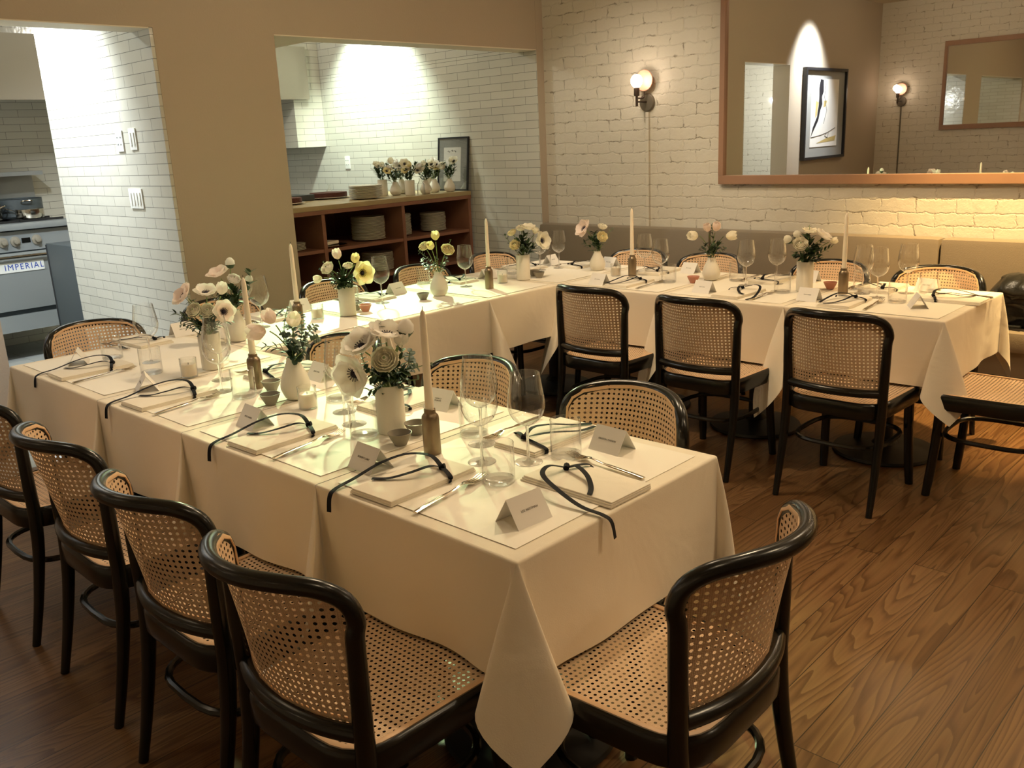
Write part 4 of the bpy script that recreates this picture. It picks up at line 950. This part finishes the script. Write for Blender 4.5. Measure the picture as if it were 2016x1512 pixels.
for (x, y, w, lx) in [(-1.719, 1.467, 'nearest the camera on the near table', 0), (-2.741, 1.554, 'left of the bulb vase on the near table', 0), (-3.514, 3.504, 'on the left table near the corner', 0),
 (-3.538, 2.264, 'on the left table behind the eucalyptus', 0), (-3.056, 4.229, 'on the far table, left one', 0), (-1.798, 4.229, 'on the far table, right one', 0)]:
    o = MB().lathe([(0, 0), (.0225, 0), (.0235, .002), (.0235, .098), (.022, .106), (.017, .112), (.0155, .114), (.0155, .124), (.0135, .125), (.0128, .118), (0, .117)], 32).build('candle_holder', 'brass')
    o.location = (x, y, ZT); tag(o, 'brass bottle-shaped candlestick '+w, 'candlestick', 'brass candlesticks')
    c = MB().lathe([(0, 0), (.0118, 0), (.0112, .05), (.0085, .25), (.0055, .266), (.001, .273), (0, .273)], 20).build('taper_candle', 'wax')
    c.location = (x, y, ZT+.1175); tag(c, 'unlit ivory taper in the candlestick '+w, 'candle', 'unlit taper candles')
    MB().cyl((0, 0, .270), (.001, 0, .281), .0009, n=6).build('wick', 'wick', c)

# ================================================================== VASES AND BOUQUETS
def vase(kind, x, y, z, label, h=.14, mat='porcelain'):
    if kind == 'c': pr = [(0, 0), (.038, 0), (.0405, .003), (.041, h-.002), (.0395, h), (.038, h-.002), (.037, .01), (0, .008)]
    else:
        s = h/.14
        k = [(0, 0), (.026, 0), (.036, .006), (.047, .030), (.049, .048), (.042, .078), (.029, .108), (.0215, .128), (.0205, .140)]
        q = catmull([Vector((a, 0, b*s)) for a, b in k[1:]], 4); pr = [(0, 0)]+[(v.x, v.z) for v in q]+[(v.x-.003, v.z) for v in q[::-1] if v.z > .02]+[(0, .015)]
    o = MB().lathe(pr, 36).build('flower_vase', mat); o.location = (x, y, z); return tag(o, label, 'vase', 'porcelain flower vases')
def petal(mb, mtx, r0, l, w, a0, a1, nu=5, nv=4, cup=.3, wav=0, ph=0):
    """petal growing outward along +x from radius r0; elevation runs a0 -> a1"""
    vs = []; p = Vector((r0, 0, 0))
    for i in range(nu+1):
        t = i/nu; a = a0+(a1-a0)*t
        if i: p = p+Vector((math.cos(a), 0, math.sin(a)))*l/nu
        ww = w*math.sin(math.pi*min(1, .12+t*.80))**.7*(1 if t < .99 else .55)
        for j in range(nv+1):
            s = 2*j/nv-1; up = Vector((-math.sin(a), 0, math.cos(a)))
            q = p+Vector((0, s*ww, 0))+up*(s*s*cup*ww)+up*wav*w*math.sin(s*5+ph+t*4)*t; vs.append(mtx @ q)
    fs = [(i*(nv+1)+j, i*(nv+1)+j+1, (i+1)*(nv+1)+j+1, (i+1)*(nv+1)+j) for i in range(nu) for j in range(nv)]
    mb.add(vs, fs)
def flower(kind, pos, d, r, col, parent, rnd):
    d = Vector(d).normalized(); rot = d.to_track_quat('Z', 'Y').to_matrix().to_4x4(); M0 = Matrix.Translation(pos) @ rot; mb = MB()
    mat = {'white': 'pet_white', 'cream': 'pet_cream', 'pink': 'pet_pink', 'yellow': 'pet_yellow'}[col]
    if kind == 'a':
        for ring, (n, l, w, a0, a1) in enumerate(((6, r*1.02, r*.52, .15, .62), (5, r*.9, r*.48, .5, .9))):
            for i in range(n):
                a = 2*math.pi*(i+.5*ring)/n+rnd.uniform(-.12, .12)
                petal(mb, M0 @ Matrix.Rotation(a, 4, 'Z'), r*.10, l, w, a0+rnd.uniform(-.12, .12), a1+rnd.uniform(-.2, .2), cup=.28, wav=.07, ph=rnd.uniform(0, 6))
        o = mb.build('flower', mat, parent); c = MB(); c.lathe([(0, -.002), (r*.17, 0), (r*.2, r*.1), (r*.12, r*.22), (0, r*.25)], 12, c=(0, 0, 0), m=M0)
        for i in range(14):
            a = 2*math.pi*i/14; c.tube([M0 @ Vector((0, 0, r*.05)), M0 @ Vector((r*.32*math.cos(a), r*.32*math.sin(a), r*.2))], [.0007, .0014], 5)
        c.build('flower_center', 'eye', o)
    elif kind == 'r':
        d = (d+Vector((0, 0, .35))).normalized(); M0 = Matrix.Translation(pos) @ d.to_track_quat('Z', 'Y').to_matrix().to_4x4()
        rings = [(5, .20, 1.0, 1.45, .32), (6, .34, 1.05, 1.35, .42), (7, .46, .85, 1.25, .48), (8, .56, .55, 1.15, .54), (8, .62, .25, .95, .56)]
        for k, (n, rr, a0, a1, l) in enumerate(rings):
            for i in range(n):
                a = 2*math.pi*(i+.37*k)/n+rnd.uniform(-.1, .1)
                petal(mb, M0 @ Matrix.Translation((0, 0, -r*.25*(k/4))) @ Matrix.Rotation(a, 4, 'Z'), r*rr*.45, r*l*1.25, r*(.22+.07*k), a0*.6, a1*1.2, nu=4, nv=4, cup=.38, wav=.04, ph=rnd.uniform(0, 6))
        mb.lathe([(0, r*.42), (r*.12, r*.38), (r*.2, r*.2), (r*.16, 0), (0, -r*.1)], 12, m=M0)
        o = mb.build('flower', mat+'_dense', parent)
        MB().lathe([(0, r*.46), (r*.07, r*.43), (r*.09, r*.36), (0, r*.34)], 10, m=M0).build('flower_center', 'stem', o)
    elif kind == 't':
        for k in range(2):
            for i in range(3):
                a = 2*math.pi*(i+.5*k)/3+rnd.uniform(-.1, .1)
                petal(mb, M0 @ Matrix.Rotation(a, 4, 'Z'), r*.06, r*1.75, r*.62, .35+.1*k, 1.95-.1*k, nu=7, nv=5, cup=.42, wav=.03, ph=rnd.uniform(0, 6))
        mb.build('flower', mat, parent)
    else:
        mb.lathe([(0, -r), (r*.5, -r*.8), (r*.9, -r*.2), (r*.85, r*.5), (r*.4, r*1.05), (0, r*1.15)], 12, m=M0); o = mb.build('flower', mat, parent)
        MB().lathe([(0, -r*1.05), (r*.55, -r*.85), (r*.93, -r*.25), (r*.8, -.1*r), (0, -.2*r)], 10, m=M0).build('sepals', 'leaf', o)
def leaf(mb, p, d, up, l, w, rnd, round_=False):
    d = Vector(d).normalized(); s = d.cross(up).normalized(); u = s.cross(d)
    ks = [(0, .08), (.2, .7), (.45, 1), (.75, .8), (1, .08)] if not round_ else [(0, .15), (.18, .8), (.5, 1), (.82, .8), (1, .2)]
    vs = []
    for t, ww in ks:
        c = Vector(p)+d*l*t-u*l*.12*t*t; vs += [c-s*w/2*ww+u*w*.14*ww, c, c+s*w/2*ww+u*w*.14*ww]
    fs = []
    for i in range(len(ks)-1):
        a = 3*i; fs += [(a, a+1, a+4, a+3), (a+1, a+2, a+5, a+4)]
    mb.add(vs, fs)
def sprig(base, tip, parent, rnd, kind='e', n=7, ls=.018):
    base, tip = Vector(base), Vector(tip); d = tip-base; mid = base+d*.5+Vector((rnd.uniform(-.02, .02), rnd.uniform(-.02, .02), .015))
    P = catmull([base, mid, tip], 8); s = MB(); s.tube(P, [.0013]*len(P), 5); m = MB()
    for i in range(n):
        t = .35+.65*i/(n-1); k = min(len(P)-2, int(t*(len(P)-1))); p = P[k]; dd = (P[k+1]-P[k]).normalized()
        for sg in (-1, 1):
            side = dd.cross(Vector((rnd.uniform(-1, 1), rnd.uniform(-1, 1), rnd.uniform(-.3, .6)))).normalized()
            v = (side*sg+dd*.35).normalized()
            if kind == 'e': leaf(m, p, v, dd, ls*1.25*(1.15-.45*t), ls*1.25*(1.0-.4*t), rnd, True)
            else: leaf(m, p, (v+dd*.7), Vector((0, 0, 1)), ls*2.2*(1.1-.4*t), ls*.85, rnd)
    o = m.build('foliage_sprig', 'euca' if kind == 'e' else 'leaf', parent); s.build('sprig_stem', 'stem', o)
RT = Vector((.7204, .6936, 0)); TW = Vector((.6936, -.7204, 0))
def bouquet(i, x, y, z, h, FLW, SPR, label, ground=0):
    rnd = random.Random(100+i); e = empty('flower_bouquet', (x, y, z), 0, label, 'flowers', 'white flower bouquets'); mouth = Vector((0, 0, h-.004))
    for (k, dx, du, rr, col, lx, lt, lu) in FLW:
        p = mouth+RT*dx+Vector((0, 0, du+.002))+TW*(lt*.045-.005); d = RT*lx+TW*lt+Vector((0, 0, lu)); r = rr/1000*(1.2 if k == 't' else 1.5)
        flower(k, p, d, r, col, e, rnd)
        b = p-d.normalized()*r*.3; q = mouth+Vector((rnd.uniform(-.012, .012), rnd.uniform(-.012, .012), 0))
        MB().tube(catmull([q-Vector((0, 0, .05)), q, q.lerp(b, .6)+Vector((0, 0, .012)), b], 4), .0021, 6).build('stem', 'stem', e)
    for (dx, du, dt, k, n, ls) in SPR:
        q = mouth+Vector((rnd.uniform(-.012, .012), rnd.uniform(-.012, .012), 0))
        sprig(q-Vector((0, 0, .03)), mouth+RT*dx+TW*dt+Vector((0, 0, du)), e, rnd, k, n, ls)
def fill(rnd, n, w, hh, k='l', ls=.02): return [(rnd.uniform(-w, w), rnd.uniform(hh*.4, hh), rnd.uniform(-.04, .05), k, 6, ls) for _ in range(n)]
VD = [
 ('c', -3.156, 1.614, .14, 'left cylinder vase on the near table', [('a', -0.06, 0.149, 34, 'pink', -0.5, 0.5, 0.6), ('a', 0.016, 0.153, 32, 'white', 0.1, 0.3, 0.9), ('t', 0.07, 0.148, 26, 'white', 0.3, 0.2, 1), ('r', -0.025, 0.096, 28, 'cream', -0.2, 1, 0.3), ('r', 0.024, 0.092, 27, 'cream', 0.2, 1, 0.3), ('a', 0.078, 0.086, 30, 'pink', 0.6, 0.8, 0.3)],
  [(-.11, .09, .02, 'l', 7, .017), (-.09, .05, .03, 'e', 7, .016), (.05, .07, .04, 'l', 7, .018), (0, .08, .03, 'l', 7, .018), (.09, .05, 0, 'l', 6, .016), (-.05, .13, -.03, 'e', 7, .016), (-.08, .14, -.03, 'e', 6, .015), (-.03, .05, .05, 'l', 8, .022), (.04, .05, .05, 'l', 8, .022), (-.07, .07, .03, 'l', 7, .02), (.02, .10, .0, 'l', 8, .022)]),
 ('b', -3.532, 1.943, .138, 'bulb vase at the near left corner', [('a', -0.042, 0.158, 36, 'pink', -0.2, 0.3, 1), ('r', 0.02, 0.138, 26, 'white', 0.5, 0.6, 0.6), ('b', 0.005, 0.205, 15, 'white', 0, 0, 1), ('b', 0.076, 0.13, 13, 'white', 0.5, 0, 1)],
  [(-.10, .09, .02, 'e', 7, .016), (-.08, .12, 0, 'e', 7, .015), (.03, .08, .03, 'l', 8, .022), (.09, .17, 0, 'l', 5, .024), (.05, .10, .02, 'l', 7, .02), (-.03, .07, .03, 'l', 7, .02), (.0, .11, .02, 'l', 8, .024), (.03, .05, .04, 'l', 7, .022), (-.05, .10, .02, 'l', 7, .022)]),
 ('b', -2.505, 1.563, .142, 'centre bulb vase on the near table', [('t', -0.072, 0.095, 34, 'pink', -0.8, 0.5, 0.1), ('t', 0.02, 0.11, 28, 'cream', 0.3, 0.6, 0.9), ('t', -.045, .12, 28, 'pink', -.4, .3, .8)],
  [(.0, .14, .02, 'e', 11, .020), (.04, .15, 0, 'e', 11, .019), (.09, .11, .01, 'e', 11, .019), (.10, .07, .02, 'e', 9, .018), (.03, .06, .04, 'e', 9, .020), (-.01, .09, .03, 'e', 10, .021), (.0, .17, -.02, 'e', 9, .015), (-.08, .05, .02, 'l', 6, .016), (.05, .03, .04, 'e', 7, .02)]),
 ('c', -1.956, 1.523, .144, 'large centre vase nearest the camera', [('r', 0.002, 0.080, 36, 'cream', 0, 1, 0.35), ('a', -0.083, 0.047, 44, 'white', -0.6, 1, -0.1), ('a', -0.062, 0.114, 40, 'white', -0.3, 0.5, 0.8), ('r', -0.04, 0.135, 24, 'white', -0.1, 0.3, 1), ('a', 0.007, 0.140, 38, 'white', 0.2, 0.2, 1), ('b', 0.062, 0.160, 17, 'white', 0.2, 0.2, 1), ('t', 0.04, 0.115, 26, 'white', 0.3, 0.3, 0.9)],
  [(-.01, .18, -.02, 'e', 7, .014), (.07, .10, .02, 'e', 8, .020), (.08, .06, .01, 'e', 8, .020), (.13, .06, .0, 'e', 8, .014), (.09, .02, .03, 'e', 6, .018), (.02, .05, .045, 'l', 8, .022), (-.03, .04, .045, 'l', 7, .022), (.05, .05, .045, 'l', 8, .024), (-.06, .06, .02, 'e', 7, .018), (-.05, .0, .05, 'l', 5, .014), (.05, .13, -.02, 'l', 6, .016), (-.07, .10, .0, 'e', 7, .015)]),
 ('c', -3.591, 2.584, .144, 'cylinder vase on the left table', [('r', -0.071, 0.096, 32, 'cream', -0.5, 0.8, 0.4), ('t', -0.021, 0.138, 28, 'pink', -0.1, 0.4, 1), ('t', 0.059, 0.116, 26, 'yellow', 0.2, 0.4, 1), ('a', 0.091, 0.068, 40, 'yellow', 0.7, 0.9, 0.1), ('t', -0.109, 0.048, 24, 'cream', -1, 0.3, -0.1), ('r', 0.024, 0.101, 24, 'cream', 0, 0.5, 0.9)],
  [(-.04, .04, .04, 'l', 8, .026), (.0, .07, .04, 'l', 8, .026), (.04, .05, .03, 'l', 7, .024), (-.12, .10, 0, 'e', 7, .014), (.03, .03, .05, 'l', 7, .024), (-.02, .02, .05, 'l', 7, .024), (-.10, .13, 0, 'e', 5, .013)]),
 ('b', -3.603, 3.206, .132, 'bulb vase on the left table', [('r', -0.061, 0.14, 28, 'yellow', -0.4, 0.7, 0.6), ('t', -0.025, 0.128, 26, 'yellow', -0.1, 0.7, 0.7), ('t', -0.001, 0.170, 27, 'yellow', 0, 0.2, 1), ('r', 0.06, 0.116, 34, 'yellow', 0.4, 0.8, 0.5)],
  [(-.10, .12, .0, 'e', 9, .015), (-.08, .08, .02, 'e', 9, .017), (-.06, .05, .02, 'e', 8, .017), (.05, .08, 0, 'e', 8, .016), (.08, .17, -.02, 'e', 4, .012), (.0, .08, 0, 'e', 7, .016), (.03, .05, .02, 'l', 6, .015)]),
 ('c', -3.563, 3.842, .148, 'cylinder vase where left and far tables meet', [('r', -0.042, 0.062, 30, 'yellow', -0.3, 1, 0.2), ('r', -0.056, 0.13, 26, 'yellow', -0.5, 0.4, 0.7), ('r', -0.003, 0.154, 28, 'cream', -0.1, 0.4, 0.9), ('a', 0.039, 0.148, 30, 'cream', 0.1, 0.3, 1), ('t', 0.072, 0.12, 22, 'cream', 0.4, 0.3, 1), ('a', 0.111, 0.08, 38, 'cream', 0.7, 0.8, 0.2)],
  [(-.03, .08, .03, 'l', 8, .024), (.0, .09, .03, 'l', 8, .026), (.03, .07, .03, 'l', 8, .026), (.06, .05, .03, 'l', 7, .022), (0, .04, .05, 'l', 7, .024), (-.10, .12, 0, 'l', 4, .014), (.02, .12, 0, 'l', 8, .024)]),
 ('b', -3.393, 4.333, .118, 'bulb vase at the far table left end', [('a', -0.075, 0.14, 40, 'pink', -0.8, 0.5, 0.5), ('r', 0.032, 0.147, 28, 'cream', 0.3, 0.4, 0.9), ('r', 0.026, 0.09, 32, 'yellow', 0.3, 1, 0.2)],
  [(-.02, .12, .02, 'l', 8, .024), (-.05, .08, .02, 'l', 7, .022), (.0, .06, .03, 'l', 7, .022), (.10, .14, 0, 'e', 8, .014), (.08, .10, 0, 'e', 6, .014), (-.08, .06, .02, 'l', 5, .018)]),
 ('b', -2.581, 4.311, .126, 'second bulb vase on the far table', [('t', -0.08, 0.125, 32, 'cream', -1, 0.4, 0.1), ('t', -0.021, 0.145, 26, 'pink', -0.3, 0.3, 0.8), ('t', 0.018, 0.145, 28, 'pink', 0.1, 0.3, 0.9), ('t', 0.074, 0.115, 32, 'cream', 1, 0.4, 0.1)],
  [(-.04, .08, .02, 'l', 9, .018), (.04, .08, .02, 'l', 9, .018), (.0, .18, 0, 'l', 6, .014), (.07, .06, .02, 'e', 8, .014), (0, .07, .03, 'l', 8, .02), (-.07, .05, 0, 'e', 7, .013)]),
 ('c', -1.989, 4.212, .15, 'cylinder vase at the right of the far table', [('r', -0.042, 0.092, 34, 'cream', -0.2, 1, 0.3), ('b', -0.093, 0.114, 15, 'cream', -0.6, 0.3, 0.7), ('b', -0.05, 0.135, 14, 'cream', -0.2, 0.3, 1), ('a', 0.016, 0.14, 28, 'cream', 0.1, 0.1, 1), ('a', 0.074, 0.117, 34, 'white', 0.5, 0.2, 0.9), ('t', 0.117, 0.094, 20, 'cream', 0.9, 0.3, 0.3)],
  [(0, .12, .03, 'l', 8, .030), (-.06, .05, .03, 'l', 8, .020), (-.03, .03, .04, 'l', 7, .022), (.03, .06, .04, 'l', 8, .028), (.08, .10, 0, 'l', 7, .02), (.13, .07, .0, 'l', 6, .016), (.02, .18, -.02, 'e', 5, .013), (-.06, .13, 0, 'l', 6, .016), (.05, .02, .04, 'l', 6, .022)]),
]
for i, (k, x, y, h, w, FLW, SPR) in enumerate(VD):
    vase(k, x, y, ZT, 'white porcelain '+w, h); bouquet(i, x, y, ZT, h, FLW, SPR, 'white flowers and greenery in the '+w)
# spare bouquets on the counter
CT = 1.151
SD = [('c', -6.042, 4.822, .13, 'porcelain', 'tan cylinder vase behind the plate stack'), ('b', -5.915, 4.855, .11, 'porcelain', 'narrow bulb vase beside the plate stack'), ('b', -6.03, 5.02, .12, 'porcelain', 'shaded bulb vase third along the counter'),
 ('c', -5.76, 4.88, .12, 'porcelain', 'bright cylinder vase in the middle of the counter'), ('b', -5.74, 5.035, .11, 'porcelain', 'bulb vase with a bright patch, right of the cylinder'), ('c', -6.0, 5.30, .12, 'porcelain', 'grey cylinder vase in the rear row'),
 ('b', -5.815, 5.20, .11, 'porcelain', 'bulb vase second from the sketch'), ('b', -5.70, 5.27, .11, 'porcelain', 'bulb vase in front of the framed sketch')]
for i, (k, x, y, h, mt, w) in enumerate(SD):
    vase(k, x, y, CT, 'white porcelain '+w, h); q = random.Random(40+i)
    FLW = [(q.choice('arrta'), q.uniform(-.06, .06), q.uniform(.07, .15), q.randint(24, 32), q.choice(['white', 'cream', 'cream', 'yellow']), q.uniform(-.5, .5), q.uniform(.4, 1), q.uniform(.3, .9)) for _ in range(4)]
    bouquet(20+i, x, y, CT, h, FLW, fill(q, 7, .07, .15, 'l', .02)+fill(q, 3, .08, .18, 'e', .015), 'spare flowers in the '+w.replace('bulb vase', 'bulb vase'))
g = empty('glass_bottle', (-5.68, 4.93, CT), 0, 'small clear glass bottle among the spare vases on the counter', 'bottle')
MB().lathe([(.03, 0), (.032, .004), (.032, .08), (.02, .1), (.012, .115), (.013, .135), (.011, .135), (.010, .115), (.018, .1), (.03, .08), (.03, .006)], 20).build('glass_body', 'thin', g)
